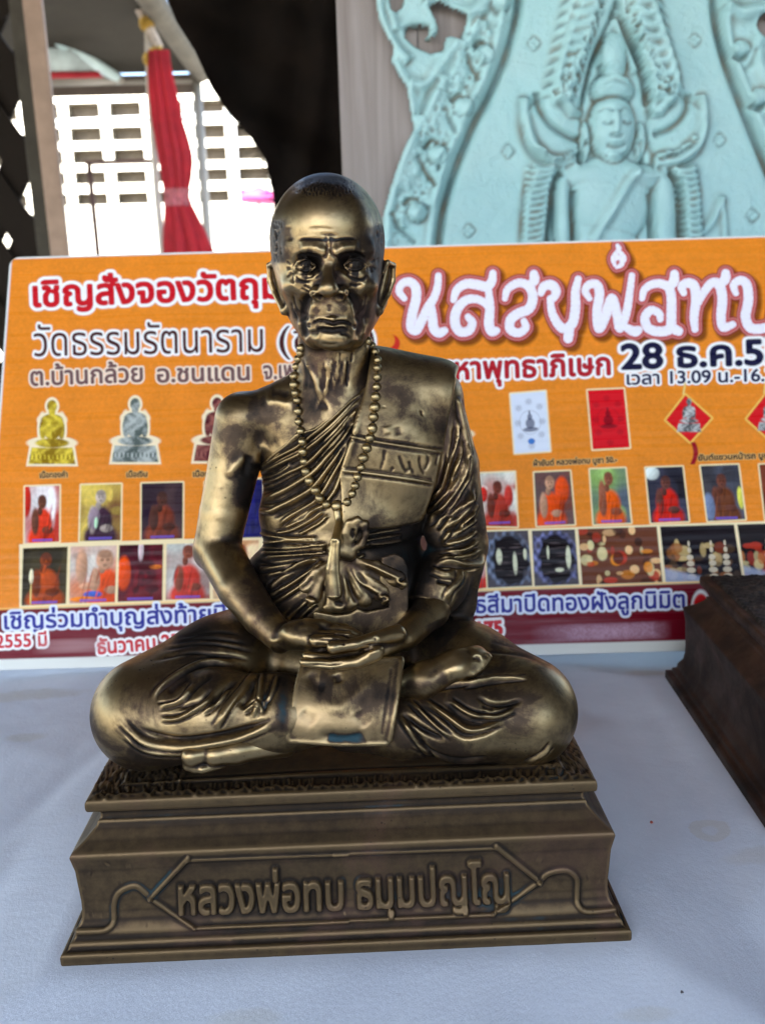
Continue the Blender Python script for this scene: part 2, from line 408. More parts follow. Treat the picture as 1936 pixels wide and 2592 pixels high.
def feet(P):
    d = chain(P, [C(1000, 1752, -2.3), C(1075, 1722, -2.75), C(1150, 1688, -2.75), C(1205, 1664, -2.5)], (.50, .52, .46, .34), .2)
    for i, (x, y, r) in enumerate(((1232, 1664, .16), (1226, 1676, .15), (1218, 1687, .14), (1208, 1697, .13), (1196, 1706, .12))):
        d = smin(d, cap(P, C(x-34, y+3, -2.75-.08*i), C(x, y, -2.6-.10*i), r, r*.95), .07)
    e = chain(P, [C(720, 1878, -3.3), C(600, 1897, -3.75), C(545, 1908, -3.95)], (.42, .36, .32), .2)
    for i, (x, y, r) in enumerate(((486, 1912, .30), (478, 1936, .17), (494, 1944, .15), (512, 1947, .13))):
        e = smin(e, cap(P, C(x+50, y-10, -3.9), C(x, y, -4.05-.03*i), r*.8, r), .05)
    return smin(d, smax(e, V3([1])[0]*0-(P[:, 2]-f32(ZT+.01)), .02), .01)
def f_armL(P):
    d = chain(P, [shL, C(592, 1180, 1.15), C(566, 1300, .9), elL], (.84, .79, .74, .71), .04)
    d = smin(d, chain(P, [elL, C(606, 1488, -.5), C(660, 1562, -1.3), wrL], (.71, .66, .54, .43), .04), .08)
    return smin(d, sph(P, C(534, 1402, .95), .52), .25)
def f_armR(P):
    return chain(P, [shR, C(1140, 1200, 1.1), elR, C(1090, 1545, -.8), wrR], (.7, .66, .62, .52, .42), .2)
def f_body(P):
    d = f_torso(P); d = smin(d, f_neck(P), .35)
    d = smin(d, f_armL(P), .16)
    d = smin(d, f_armR(P), .2)
    h = smin(hand_upper(P), hand_lower(P), .03)
    d = smin(d, h, .06)
    z = P[:, 2]
    hd = np.where(z > 14.5, f_head(P), f32(9))
    d = smin(d, hd, .22)
    return smin(d, feet(P), .02)
DRAPE = [(938, 900), (925, 978), (870, 1022), (800, 1078), (752, 1102), (700, 1140), (650, 1185), (622, 1228), (610, 1300), (560, 1700), (1300, 1750), (1330, 900)]
def f_robe(P):
    px, py = proj(P)
    t = f_torso(P)
    sh = smax(t-f32(.10), poly2d(px, py, DRAPE)/f32(84), .05)
    # sleeve
    s = chain(P, [shR+V3((.0, .0, .02)), C(1140, 1180, 1.1), C(1153, 1330, .9), elR+V3((.05, 0, 0))], (.86, .87, .92, .92), .1)
    s = smin(s, cap(P, C(1120, 1350, .4), C(1195, 1375, .9), .55, .45), .3)
    lo = chain(P, [C(1150, 1405, .7), C(1110, 1480, -.1), C(1085, 1535, -.6)], (.86, .80, .66), .3)
    lo = smin(lo, chain(P, [C(1172, 1440, .9), C(1160, 1530, .5), C(1150, 1610, .2)], (.62, .50, .34), .3), .3)
    ax = (C(1085, 1540, -.6)-C(1140, 1430, .4)); ax /= np.linalg.norm(ax)
    cut = (P-V3(C(1082, 1545, -.65)))@V3(ax)
    arm = cap(P, C(1150, 1405, .7), C(1040, 1600, -1.7), .52, .42)
    lo = smax(lo, smin(cut, -(arm-f32(.0)), .02)*0+cut, .06)
    s = smin(s, lo, .12)
    d = smin(sh, s, .18)
    # legs
    L = chain(P, [C(720, 1600, 1.4), C(560, 1690, -.6), knL], (1.45, 1.5, 1.56), .5)
    L = smin(L, chain(P, [knL+V3((.1, -.15, -.1)), C(540, 1812, -2.75), C(700, 1806, -2.9), C(800, 1800, -2.9)], (1.44, 1.22, 1.02, .95), .5), .35)
    R = chain(P, [C(1010, 1610, 1.4), C(1180, 1700, -.6), knR], (1.3, 1.42, 1.56), .5)
    R = smin(R, chain(P, [knR+V3((-.1, -.15, -.1)), C(1180, 1812, -2.75), C(1020, 1835, -2.75), C(880, 1840, -2.6)], (1.44, 1.16, .85, .7), .5), .35)
    lg = smin(L, R, .25)
    lg = smin(lg, ell(P, C(860, 1640, .3), (2.6, 2.2, 1.2)), .4)
    d = smin(d, lg, .22)
    # waist sash band
    w = smax(ell(P, C(868, 1368, 1.1), (2.56, 1.84, 1.9)), np.abs(P[:, 2]-f32(C(868, 1368, -.6)[2]))-f32(.26), .2)
    d = smin(d, w, .12)
    return smax(d, -(P[:, 2]-f32(ZT-.02)), .03)
SASH = [(925, 780), (938, 900), (926, 975), (893, 1105), (868, 1185), (846, 1262), (850, 1345), (1062, 1345), (1078, 1290), (1100, 1225), (1122, 1130), (1142, 1020), (1152, 960), (1162, 930), (1175, 780)]
def f_sash(P):
    px, py = proj(P)
    t = smin(f_torso(P)-f32(.06), cap(P, C(960, 985, 1.25), C(1098, 1005, 1.25), .98, .88), .25)
    t = smin(t, ell(P, C(985, 1150, 1.35), (1.95, 1.62, 2.4)), .3)
    c = smax(t-f32(.27), poly2d(px, py, SASH)/f32(84), .07)
    return smax(c, -(P[:, 2]-f32(C(980, 1340, -.5)[2])), .2)

# --- stroke layers ------------------------------------------------------------
LR = Layer(180, 840, 1500, 2000)                         # robe
_many = LR.many
def creased(o, s, lst, w=11, h=.05, **k):
    _many(o, s, lst, w, h, **k)
    for it in lst:
        ww, hh = w, h
        if isinstance(it, tuple): it, ww, hh = it
        v = [float(x) for x in it.replace(',', ' ').split()]; p = np.array([(o[0]+v[i]*s, o[1]+v[i+1]*s) for i in range(0, len(v), 2)])
        if hh < 0 or len(p) < 3: continue
        t = np.gradient(p, axis=0); n = np.column_stack([-t[:, 1], t[:, 0]]); n /= np.linalg.norm(n, axis=1, keepdims=True)+1e-9
        for sd in (-1, 1): LR.stroke(p+n*sd*(ww*.62+2)+rng.uniform(-1, 1, p.shape), 4.0, -.042, .15, .15)
        q = p[:max(3, int(len(p)*.8))]+n[:max(3, int(len(p)*.8))]*rng.uniform(-.25, .25)*ww; LR.stroke(q+rng.uniform(-1.2, 1.2, q.shape), 3.4, .022, .25, .35)
LR.many = creased
A = ((600, 860), .218); T3 = ((600, 1280), .2785); B = ((900, 860), .218); D4 = ((960, 1240), .1816)
Z3 = ((200, 1500), .3995); Z4 = ((700, 1500), .4843)
LR.many(*A, ["1440,545 1250,690 1050,860 870,985 690,1105 500,1220 400,1310 285,1450", "1435,600 1200,830 1000,1010 860,1120 710,1240 560,1320 430,1390 270,1500", "1420,680 1200,930 1020,1100 860,1230 715,1330 560,1400 420,1470 250,1540",
    "1400,760 1200,1030 1020,1230 870,1390 735,1480 600,1540 420,1630 210,1680", ("1380,880 1200,1180 1050,1350 900,1520 760,1620 600,1720 440,1800 280,1860", 12, .07),
    ("1350,1020 1180,1320 1050,1500 950,1640 860,1740 700,1840 500,1940 380,1990 210,1970", 12, .09), ("1310,1150 1200,1400 1090,1600 1000,1760 900,1880 760,1970 600,2060 470,2180", 9, .07), ("1260,1400 1160,1700 1060,1860 1000,1930 850,1990 700,2080 540,2210", 11, .07),
    ("620,1440 520,1530 380,1590 240,1600", 6, .05), ("1400,800 1300,960 1150,1110 1000,1270", 6, .04), ("1330,1000 1230,1150 1100,1300", 6, .04)], 8, .07, t0=.08, t1=.10)
LR.many(*A, ["1435,575 1225,760 1025,935 865,1052 700,1172 530,1270 415,1350 280,1475", "1425,640 1200,880 1010,1055 860,1175 712,1285 560,1360 425,1430 270,1520", "1405,720 1200,980 1020,1165 865,1310 725,1405 580,1470 420,1550 240,1590",
    "1390,830 1200,1105 1035,1290 885,1455 750,1550 600,1630 430,1715 260,1760", "1365,960 1190,1250 1050,1425 925,1580 810,1680 650,1780 470,1870 260,1910", "1330,1090 1190,1360 1070,1550 975,1700 880,1810 730,1905 550,2000 400,2080"], 6, -.07, t0=.08, t1=.10)
LR.many(*T3, ["190,240 400,290 740,300", "200,330 450,320 750,330", "200,385 500,380 830,350", "210,430 520,410 820,385", "250,475 560,445 830,420", "340,250 500,220 700,110 790,30",
    "560,270 680,200 760,150 830,80", "440,200 600,130 720,30", "1140,280 1300,240 1490,210", "1140,320 1320,290 1500,260", "1200,345 1350,330 1500,305", "930,390 1080,360 1150,360", "930,440 1120,410", "930,492 1100,470 1160,440",
    ("760,470 560,560 360,700 300,770", 13, .07), ("700,480 480,580 260,640", 11, .06), ("800,500 600,640 400,770 280,830", 12, .06), ("620,700 420,830 250,930", 12, .06),
    ("640,860 540,950 460,1030", 9, .06), ("720,880 620,970 540,1060", 9, .05), ("560,520 380,560 200,580", 10, .05)], 7, .075, t0=.1, t1=.1)
LR.many(*T3, ["200,360 480,350 800,340", "200,405 500,395 820,365", "230,455 520,428 800,402", "150,500 400,520 700,470", "1140,300 1330,265 1500,235", "720,520 560,630 400,740", "660,620 500,740 330,830"], 6, -.05)
LR.many(*B, [("1290,1280 1260,1500 1150,1750 1000,1950 830,2130", 15, .10), ("1330,1500 1270,1680 1120,1880 900,2080", 10, .07), ("1100,1300 1060,1500 980,1750 850,1900", 13, .08), ("1360,1700 1320,1850 1150,2000 1000,2150", 12, .08),
    ("1200,1560 1100,1740 960,1890 800,2040", 10, .07), ("1230,1130 1200,1400 1080,1640", 12, .05)], 12, .07)
LR.many(*B, ["1250,1400 1190,1600 1040,1850 880,2030", "1150,1400 1090,1600 960,1820 830,1960", "1320,1620 1240,1780 1080,1950", "1330,1880 1250,1990 1120,2110"], 8, -.06)
LR.many(*D4, [("1290,0 1240,200 1130,360 1000,450 830,540", 17, .12), ("1060,0 900,220 760,390 640,500", 10, .07), ("1180,0 1020,220 860,420 780,490", 10, .07), ("1000,550 940,640 860,740", 9, .08),
    ("1370,560 1180,680 960,740 850,770", 11, .10), ("1360,400 1200,520 1050,620", 8, .06), ("1330,300 1200,430 1100,560", 8, .06), ("1390,700 1150,850 900,880", 12, .08), ("1420,820 1250,900 1050,930 800,950", 11, .08),
    ("1490,900 1370,1020 1150,1045 950,1000 760,1000", 14, .13), ("440,1590 580,1570 760,1620 900,1750 1000,1850", 8, .07), ("1120,1080 1110,1250 980,1400 930,1560", 16, .06), ("700,1100 900,1180 1050,1160", 16, .04)], 10, .07)
LR.many(*D4, ["1400,620 1200,740 950,800", "1440,780 1200,880 900,920", "1460,1080 1250,1085 1000,1050 760,1050", "1230,330 1120,480 980,600", "980,380 860,500 780,560", "780,1260 900,1290 1000,1310"], 7, -.07)
LR.many(*B, [("1190,660 1230,900 1290,1150 1330,1400", 10, .05), ("1180,900 1180,1150 1100,1400 1010,1700 880,1900", 9, .07), ("1290,1200 1300,1450 1210,1700 1080,1900 930,2100", 8, .07), ("1400,1900 1360,2000 1250,2150", 8, .06)], 9, .06, t0=.1, t1=.1)
LR.many(*B, ["1215,1000 1210,1250 1130,1480 1040,1720", "1310,1330 1290,1550 1190,1760 1060,1960", "1150,1000 1130,1250 1070,1500 960,1780"], 7, -.07, t0=.1, t1=.1)
# legs
LR.many(*Z3, [("470,690 500,615 640,510 800,440 1000,440", 11, .09), ("500,725 640,690 740,570", 12, .08), ("510,805 650,790 800,700 860,620", 12, .09), ("860,870 950,720 1060,590 1130,490", 17, .12),
    ("1100,800 1145,660 1165,500", 12, .09), ("250,800 400,930 600,970 860,945 1100,890 1260,820", 18, .13), ("780,770 880,690 960,590", 9, .05), ("1180,700 1230,600 1260,520", 10, .05), ("280,900 430,1000 620,1020 760,990", 14, .05),
    ("1040,760 1130,700 1160,760", 9, .05)], 12, .08)
LR.many(*Z3, [("560,650 620,580 720,520", 12, -.07), ("830,740 900,640 1010,550", 11, -.09), ("1020,740 1080,640 1110,560", 12, -.08), ("350,850 600,925 850,905 1080,850 1240,790", 9, -.09), ("700,640 780,570 860,520", 9, -.05),
    ("1160,790 1200,640 1210,520", 10, -.06), ("620,740 760,690 850,600", 8, -.05), "500,370 800,325 1150,385", "600,290 850,250 1050,270", "450,440 700,385 1010,410", "560,330 800,290 1100,330", "700,420 900,400 1100,430"], 6, -.035)
LR.many(*Z4, [("650,540 850,490 1000,470 1250,440", 9, .08), ("760,560 900,650 1000,712 1100,702 1190,670", 15, .12), ("690,560 800,665 920,765", 10, .07), ("640,640 720,760 830,900", 12, .08), ("960,490 1150,460 1320,440", 9, .07),
    ("1290,900 1390,850 1440,790", 9, .025), ("1060,640 1150,650 1250,610", 12, .05), ("900,560 1010,630 1110,655", 12, .06), ("700,790 900,880 1120,880", 14, .05)], 11, .08)
LR.many(*Z4, [("790,590 880,670 950,735 1010,752 1110,725 1180,680", 9, -.10), ("655,625 760,712 880,775", 9, -.09), ("700,700 780,830 860,895 920,880", 13, -.11), ("1040,540 1120,585 1200,588 1290,560", 8, -.08),
    ("1070,590 1140,612", 7, -.06), ("1050,300 1300,330 1450,400", 6, -.03), ("1100,250 1300,300 1500,400", 6, -.03), ("870,570 980,660 1080,680", 8, -.06)], 9, -.07)
LS = Layer(820, 840, 1220, 1400)                         # folded shoulder sash
LS.many(*B, [("70,480 20,900 -30,1150 -150,1500 -260,1850", 8, .07), ("1170,420 1150,700 1090,1050 1000,1450 890,1800 800,2050", 11, .05), ("-70,1120 220,1180 600,1240 1010,1300", 5, .04), ("-150,1520 130,1550 500,1600 900,1660", 5, .04)], 9, .05, flat=False, t0=.02, t1=.02)
LS.many(*B, ["-60,1155 220,1215 600,1280 1000,1335", "-60,1095 220,1150 600,1205 1010,1262", "-150,1560 130,1585 500,1640 880,1700", "-140,1490 130,1515 500,1562 900,1625"], 4, -.035, t0=.02, t1=.02)
LS.many(*B, ["340,1260 320,1400 280,1540", "500,1320 540,1450 600,1560", "620,1400 640,1500", "740,1330 760,1480 820,1590", "930,1340 960,1330 930,1470", "830,1330 850,1420 790,1540", "560,1560 640,1500 680,1580", "400,1540 440,1480"], 5, -.05)
LS.many(*B, [("780,860 775,862 770,866", 9, -.12), ("320,780 322,785", 6, -.06), ("350,1000 380,1100", 16, .03), ("480,1000 500,1120", 14, -.025)], 6, -.06)
LB = Layer(440, 850, 1300, 2000)                         # skin of the body, arms, feet
Fz = ((480, 940), .1809)
LB.many(*Fz, [("1020,395 1200,400 1330,430 1480,470", 22, .08), ("900,1330 960,1180 1030,1030 1080,980", 17, .08), ("540,1500 640,1330 800,1180", 14, .05), 
    ("1100,310 1250,300 1420,340", 20, -.05), ("770,1500 800,1300 850,1150", 14, -.06),
    ("950,800 1100,1000 1300,1000", 22, -.03)], 12, .05)
LB.many(*A, [("765,150 850,350 930,520 975,720", 10, .085), ("1045,200 1055,420 1010,690", 9, .05), ("1180,180 1165,350 1150,520", 8, .022), ("1260,200 1240,380 1190,560", 7, .022),
    ("820,300 860,480 850,600", 10, -.04), ("1000,300 1010,450 985,600", 10, -.05), ("1110,200 1110,380 1080,600", 8, -.025), ("1215,220 1205,380 1170,540", 7, -.02), ("1310,240 1290,400 1230,560", 7, -.02), ("940,740 1000,765 1050,745", 16, -.05), ("780,180 800,400 790,600", 9, -.04)], 8, .05)
for i in range(26):
    x = 1020+rng.uniform(0, 330); y = 120+rng.uniform(0, 350); LB.many(*A, [(f"{x},{y} {x-6+rng.uniform(-8,8)},{y+60} {x-14},{y+rng.uniform(90,170)}", 4, rng.choice([-.022, .018]))], t0=.3, t1=.3)
HD = ((620, 1540), .3027)
LB.many(*HD, ["650,190 780,175 900,200", "640,225 780,220 920,235", "600,260 760,262 900,268", "580,300 700,310", "820,280 830,310", "1080,240 1100,280", "960,310 1100,300 1200,300", "900,400 1000,360 1120,330", "500,470 700,468 860,455"], 4, -.035)
LB.many(*HD, [("200,270 330,270", 8, .03), ("1020,390 1100,350 1180,320", 8, .04), ("420,170 560,150 640,175", 9, .03)], 8, .03)
LB.many(*Z4, [("880,320 1000,290 1090,350", 12, .04), ("760,450 880,370 980,340", 18, -.03), "1020,350 1050,340 1060,365", "1075,330 1110,335"], 6, -.04)
LH = Layer(660, 430, 1010, 900)                          # face
Hz = ((640, 420), .2421)
LH.many(*Hz, [("450,780 560,762 700,768 770,785", 4, -.03), ("830,785 960,757 1090,768", 4, -.03), ("700,722 800,712 900,735", 4, -.022),
    ("772,800 785,870 765,940 715,965", 6, -.06), ("822,800 815,860 845,940 910,970", 6, -.06),
    ("430,975 520,930 640,945 730,985", 9, -.06), ("870,980 980,925 1100,930 1195,990", 10, -.075),
    ("470,1065 530,1005 620,1010 660,1060", 4, -.05), ("480,1075 560,1095 650,1070", 4, -.05), ("945,1050 1010,1000 1110,1000 1170,1050", 4, -.05), ("950,1065 1060,1085 1170,1060", 4, -.05),
    ("550,1038 557,1038", 7, -.04), ("1070,1028 1077,1028", 7, -.03),
    ("440,1120 480,1195 560,1215 640,1190", 5, -.032), ("960,1100 1050,1180 1150,1190 1210,1120", 5, -.035), ("520,1180 600,1160 660,1110", 5, -.03),
    ("430,1080 410,1160 440,1250", 5, -.03), ("1220,1040 1250,1120", 5, -.03),
    ("655,1290 600,1360 545,1440 522,1560 520,1640", 14, -.12), ("960,1280 1030,1340 1080,1430 1120,1580 1120,1660", 14, -.12), ("525,1520 530,1660 556,1830", 10, -.06), ("1118,1520 1115,1680 1092,1830", 10, -.06), ("420,1330 440,1450 480,1560", 5, -.03), ("395,1400 420,1520 460,1620", 5, -.03), ("440,1560 455,1680 490,1800", 5, -.035), ("480,1380 500,1480 495,1600", 5, -.03), ("1190,1330 1175,1450 1165,1560", 5, -.03), ("1215,1400 1200,1540 1170,1680", 5, -.03), ("1150,1380 1145,1480 1150,1600", 5, -.03), ("400,1040 370,1010 350,1000", 4, -.025), ("405,1070 370,1070 345,1080", 4, -.025), ("410,1100 380,1130 360,1160", 4, -.025), ("1230,1010 1260,990 1280,985", 4, -.025), ("1235,1060 1265,1070 1285,1085", 4, -.025), ("520,1240 580,1275 640,1270", 5, -.03), ("500,1270 560,1310 600,1320", 4, -.025), ("1000,1230 1080,1250 1150,1230", 5, -.03), ("640,1180 690,1150 715,1090", 4, -.025), ("560,660 700,650 860,665", 5, -.012), ("600,1760 640,1740 700,1745", 6, -.03), ("900,1750 980,1760 1030,1800", 6, -.03), ("700,1850 800,1870 900,1855", 6, -.025),
    ("600,1420 570,1530 570,1640", 5, -.04), ("1060,1450 1090,1560", 5, -.04),
    ("470,1480 490,1600 520,1750 530,1850", 8, -.05), ("430,1500 450,1620 500,1760", 6, -.035), ("1160,1450 1170,1600 1140,1750", 8, -.045),
    
    ("600,1655 700,1620 790,1632 840,1648 900,1632 980,1635 1055,1680", 5, -.075), ("590,1640 575,1690", 7, -.04), ("1060,1660 1075,1710", 7, -.04),
    ("650,1690 740,1710 830,1715 930,1705 1010,1710", 9, -.06), ("800,1440 800,1530", 8, -.02), 
    ("360,620 380,720 400,800", 10, -.03), ("640,1000 700,1100 720,1200", 5, -.03), ("870,1000 850,1100 880,1200", 6, -.035)], 6, -.04)
LH.many(*Hz, [("480,905 580,860 700,875 760,905", 15, .03), ("850,895 960,860 1080,865 1190,940", 15, .03), ("790,700 795,900 790,1000", 5, .03), ("400,1180 440,1260 500,1320 520,1400", 13, .05), ("1180,1200 1140,1300 1090,1380", 12, .04),
    ("640,1420 610,1500 610,1590", 12, .03), ("1020,1420 1050,1520 1060,1600", 12, .03), 
    ("570,1760 620,1800 700,1820", 12, .04), ("478,1600 488,1720 520,1860", 8, .06), ("1165,1560 1160,1700 1130,1800", 8, .04), ("480,848 600,828 720,858", 26, .045), ("880,858 1000,828 1120,850", 26, .045), ("545,1010 600,1040 550,1070 510,1040 545,1012", 3, -.02), 
    ("600,1330 560,1380", 6, .02)], 6, .04)
for i in range(90):                                       # cropped hair and grey temples
    x = 530+i*4.6+rng.uniform(-4, 4); y = 215+rng.uniform(-40, 50)+abs(x-740)*.10
    LH.many(*Hz, [(f"{x},{y} {x+rng.uniform(-8,8)},{y+rng.uniform(25,60)}", 2.0, -.014)], t0=.1, t1=.3)
for i in range(300):
    x = rng.uniform(430, 1060); y = rng.uniform(135, 285)-abs(x-740)*.03; LH.many(*Hz, [(f"{x},{y} {x+rng.uniform(-6,6)+(x-740)*.03},{y+rng.uniform(14,34)}", 2.0, -.010)], t0=.1, t1=.3)
for i in range(90):
    s = rng.uniform(0, 1); x = (215+rng.uniform(0, 90)) if i % 2 else (1290+rng.uniform(0, 70)); y = 560+420*s
    LH.many(*Hz, [(f"{x},{y} {x+rng.uniform(-10,10)},{y+rng.uniform(40,90)}", 3.0, -.012)], t0=.1, t1=.3)

LW = Layer(180, 430, 1500, 2000)                         # tone strokes: darker in sockets, folds, armpits; paler on cheekbones, knees (not height)
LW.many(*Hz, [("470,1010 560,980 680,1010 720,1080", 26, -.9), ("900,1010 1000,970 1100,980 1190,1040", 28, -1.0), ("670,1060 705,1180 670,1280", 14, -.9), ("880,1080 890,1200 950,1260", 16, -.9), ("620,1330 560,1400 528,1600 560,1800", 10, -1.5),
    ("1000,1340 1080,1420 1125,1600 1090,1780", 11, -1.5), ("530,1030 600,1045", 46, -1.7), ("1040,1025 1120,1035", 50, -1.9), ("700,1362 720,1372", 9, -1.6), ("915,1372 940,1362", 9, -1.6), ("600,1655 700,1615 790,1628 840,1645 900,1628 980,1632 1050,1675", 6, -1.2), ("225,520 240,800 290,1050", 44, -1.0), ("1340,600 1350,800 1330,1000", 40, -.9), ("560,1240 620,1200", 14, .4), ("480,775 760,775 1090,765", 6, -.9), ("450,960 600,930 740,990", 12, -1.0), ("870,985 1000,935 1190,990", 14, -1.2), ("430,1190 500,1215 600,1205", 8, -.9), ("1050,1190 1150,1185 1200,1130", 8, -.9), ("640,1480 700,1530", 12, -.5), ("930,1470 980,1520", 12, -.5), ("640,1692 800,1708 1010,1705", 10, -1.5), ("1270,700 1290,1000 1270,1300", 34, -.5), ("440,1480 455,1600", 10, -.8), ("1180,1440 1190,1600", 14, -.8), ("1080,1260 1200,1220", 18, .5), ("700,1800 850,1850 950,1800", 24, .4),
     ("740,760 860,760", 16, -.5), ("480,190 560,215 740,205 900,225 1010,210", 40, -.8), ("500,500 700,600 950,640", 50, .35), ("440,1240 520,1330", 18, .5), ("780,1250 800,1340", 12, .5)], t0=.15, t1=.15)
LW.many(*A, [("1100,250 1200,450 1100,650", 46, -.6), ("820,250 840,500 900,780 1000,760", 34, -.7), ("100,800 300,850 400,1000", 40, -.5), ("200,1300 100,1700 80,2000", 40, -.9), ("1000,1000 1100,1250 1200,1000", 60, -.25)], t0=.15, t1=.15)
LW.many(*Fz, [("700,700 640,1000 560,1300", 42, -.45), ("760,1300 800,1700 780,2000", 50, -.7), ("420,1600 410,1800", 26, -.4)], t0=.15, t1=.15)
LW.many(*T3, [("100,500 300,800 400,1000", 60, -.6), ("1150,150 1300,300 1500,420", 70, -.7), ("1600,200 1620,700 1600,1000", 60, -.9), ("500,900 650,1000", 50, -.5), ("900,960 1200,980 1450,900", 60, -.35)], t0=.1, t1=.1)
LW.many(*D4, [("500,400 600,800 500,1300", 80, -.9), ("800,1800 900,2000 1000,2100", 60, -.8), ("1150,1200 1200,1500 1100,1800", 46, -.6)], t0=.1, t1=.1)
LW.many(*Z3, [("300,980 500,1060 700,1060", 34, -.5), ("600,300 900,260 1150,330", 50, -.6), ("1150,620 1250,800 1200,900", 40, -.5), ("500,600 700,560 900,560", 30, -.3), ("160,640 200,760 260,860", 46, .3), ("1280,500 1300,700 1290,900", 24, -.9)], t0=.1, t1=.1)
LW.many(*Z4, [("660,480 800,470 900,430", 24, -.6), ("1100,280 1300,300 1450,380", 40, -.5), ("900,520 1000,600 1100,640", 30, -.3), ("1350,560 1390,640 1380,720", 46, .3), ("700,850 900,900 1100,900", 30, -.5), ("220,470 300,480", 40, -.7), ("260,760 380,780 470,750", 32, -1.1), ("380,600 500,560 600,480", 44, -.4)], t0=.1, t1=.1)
def sub(fn, keep):                                        # crop a mesh by a vertex test
    pass
def crop(V, fl, m):
    idx = -np.ones(len(V), int); idx[m] = np.arange(m.sum())
    out = [idx[f[np.all(m[f], axis=1)]] if len(f) else f for f in fl]
    return V[m], out
ZC = 15.55                                                # the head above this height is sculpted on a finer grid
lo = [-5.4, -4.6, ZT-.1]; hi = [5.2, 4.0, ZC+.4]
bV, bf, bN = sculpt(f_body, lo, hi, .05)
hV, hf, hN = sculpt(f_body, [-2.6, -2.4, ZC-.3], [2.6, 3.7, 21.2], .026)
bV, bf = crop(bV, bf, bV[:, 2] < ZC+.06); hV, hf = crop(hV, hf, hV[:, 2] > ZC-.06)
class Two:
    def at(self, px, py): return LB.at(px, py)
def make_body():
    # displace each with its own layer, then join into one continuous mesh
    def disp(V, fl, lays, relax):
        for _ in range(relax): V = V + .5*(neigh_avg(V, fl, V)-V)
        N = vnormals(V, fl); px, py = proj(V); vd = CAM-V; vd /= np.linalg.norm(vd, axis=1, keepdims=True)
        w = np.clip((np.sum(N*vd, axis=1)-.05)/.4, 0, 1); w = w*w*(3-2*w)
        V = V+N*(sum(l.at(px, py) for l in lays)*w)[:, None]
        N = vnormals(V, fl); S = V
        for _ in range(7 if relax > 1 else 7): S = S+.6*(neigh_avg(V, fl, S)-S)
        return V, .5+.45*np.tanh(np.sum((V-S)*N, axis=1)/.010)
    V1, w1 = disp(bV, bf, [LB], 1); V2, w2 = disp(hV, hf, [LH, LB], 1)
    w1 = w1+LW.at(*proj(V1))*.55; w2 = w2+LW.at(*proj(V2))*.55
    fl = [np.vstack([bf[i], hf[i]+len(V1)]) for i in range(2)]
    me = mesh_np('body', np.vstack([V1, V2]), fl); attr(me, 'wear', np.concatenate([w1, w2]))
    return link('body', me, statue, M_SKIN), np.vstack([V1, V2]), fl
body, BV, Bf = make_body()
rV, rf, rN = sculpt(f_robe, [-7.9, -4.7, ZT-.2], [7.6, 4.2, 15.8], .038)
LR.A *= 1.3
robe, RV, Rf = finish('robe', rV, rf, rN, LR, statue, M_BR, wear0=.46)
sV, sf, sN = sculpt(f_sash, [.2, -1.6, 9.0], [4.9, 3.8, 16.6], .042)
sash, SV, Sf = finish('shoulder_sash', sV, sf, sN, LS, statue, M_SASH, relax=2)

# --- waist knot: bow loops and a fan of folded cloth
def f_knot(P):
    d = None
    def add(pts, rs, sq=(1, 1.5, 1)):
        nonlocal d
        e = chain(P, pts, rs, .05, sq); d = e if d is None else smin(d, e, .09)
    y = -1.0
    for a, b, c, r in (((866, 1410), (950, 1438), (1006, 1466), .27), ((866, 1418), (930, 1468), (964, 1500), .27), ((864, 1420), (908, 1484), (924, 1520), .22), ((860, 1422), (880, 1490), (888, 1530), .20),
                       ((850, 1422), (842, 1490), (834, 1536), .22), ((846, 1420), (812, 1470), (796, 1512), .21), ((844, 1420), (800, 1450), (772, 1486), .19), ((860, 1420), (860, 1480), (858, 1532), .24)):
        add([C(*a, y), C(*b, y-.14), C(*c, y-.22)], (.08, r*.85, r), (1, 1.9, 1))
    for p in ((1020, 1478), (974, 1516), (788, 1522)):          # curled hems
        add([C(p[0]-10, p[1]-6, y-.38), C(p[0]+4, p[1], y-.42), C(p[0]-4, p[1]+10, y-.36)], (.07, .09, .07), (1, 1, 1))
    for pts in ([(872, 1392), (868, 1350), (884, 1322), (905, 1316)], [(905, 1316), (880, 1350), (872, 1388)], [(880, 1395), (915, 1378), (926, 1350), (924, 1326)], [(924, 1326), (900, 1340), (878, 1390)]):
        add([C(*q, y-.15) for q in pts], (.12, .12, .10, .08)[:len(pts)], (1, 1, 1))
    add([C(850, 1390, y-.1), C(885, 1400, y-.1)], (.26, .22), (1, 1, 1))
    return d
LK = Layer(700, 1280, 1080, 1600)
LK.many(*T3, ["1040,540 1120,690 1320,790", "1100,500 1250,560 1420,640 1520,680", "1060,600 1200,760 1340,800", "1000,620 1060,740 1130,860", "960,600 990,760 1000,900", "1000,560 1080,700 1150,830"], 7, .05)
LK.many(*T3, [("1150,560 1300,650 1440,690", 12, -.07), ("1090,590 1180,740 1290,860", 9, -.06), ("1010,640 1040,780 1090,900", 7, -.06), ("800,700 790,820 790,930", 8, -.05), ("700,640 640,720 560,770", 9, -.05), ("1060,200 1050,260 1080,300", 8, -.08), ("1120,180 1110,260 1130,310", 6, -.05),
    ("880,900 930,890 960,920", 9, -.08), ("1330,830 1350,860", 8, -.08), ("1480,660 1500,690", 7, -.08)], 8, -.06)
kV, kf, kN = sculpt(f_knot, [-2.6, -2.4, 6.0], [3.2, -.2, 12.4], .035)
knot, KV, Kf = finish('waist_knot', kV, kf, kN, LK, statue, M_BR)
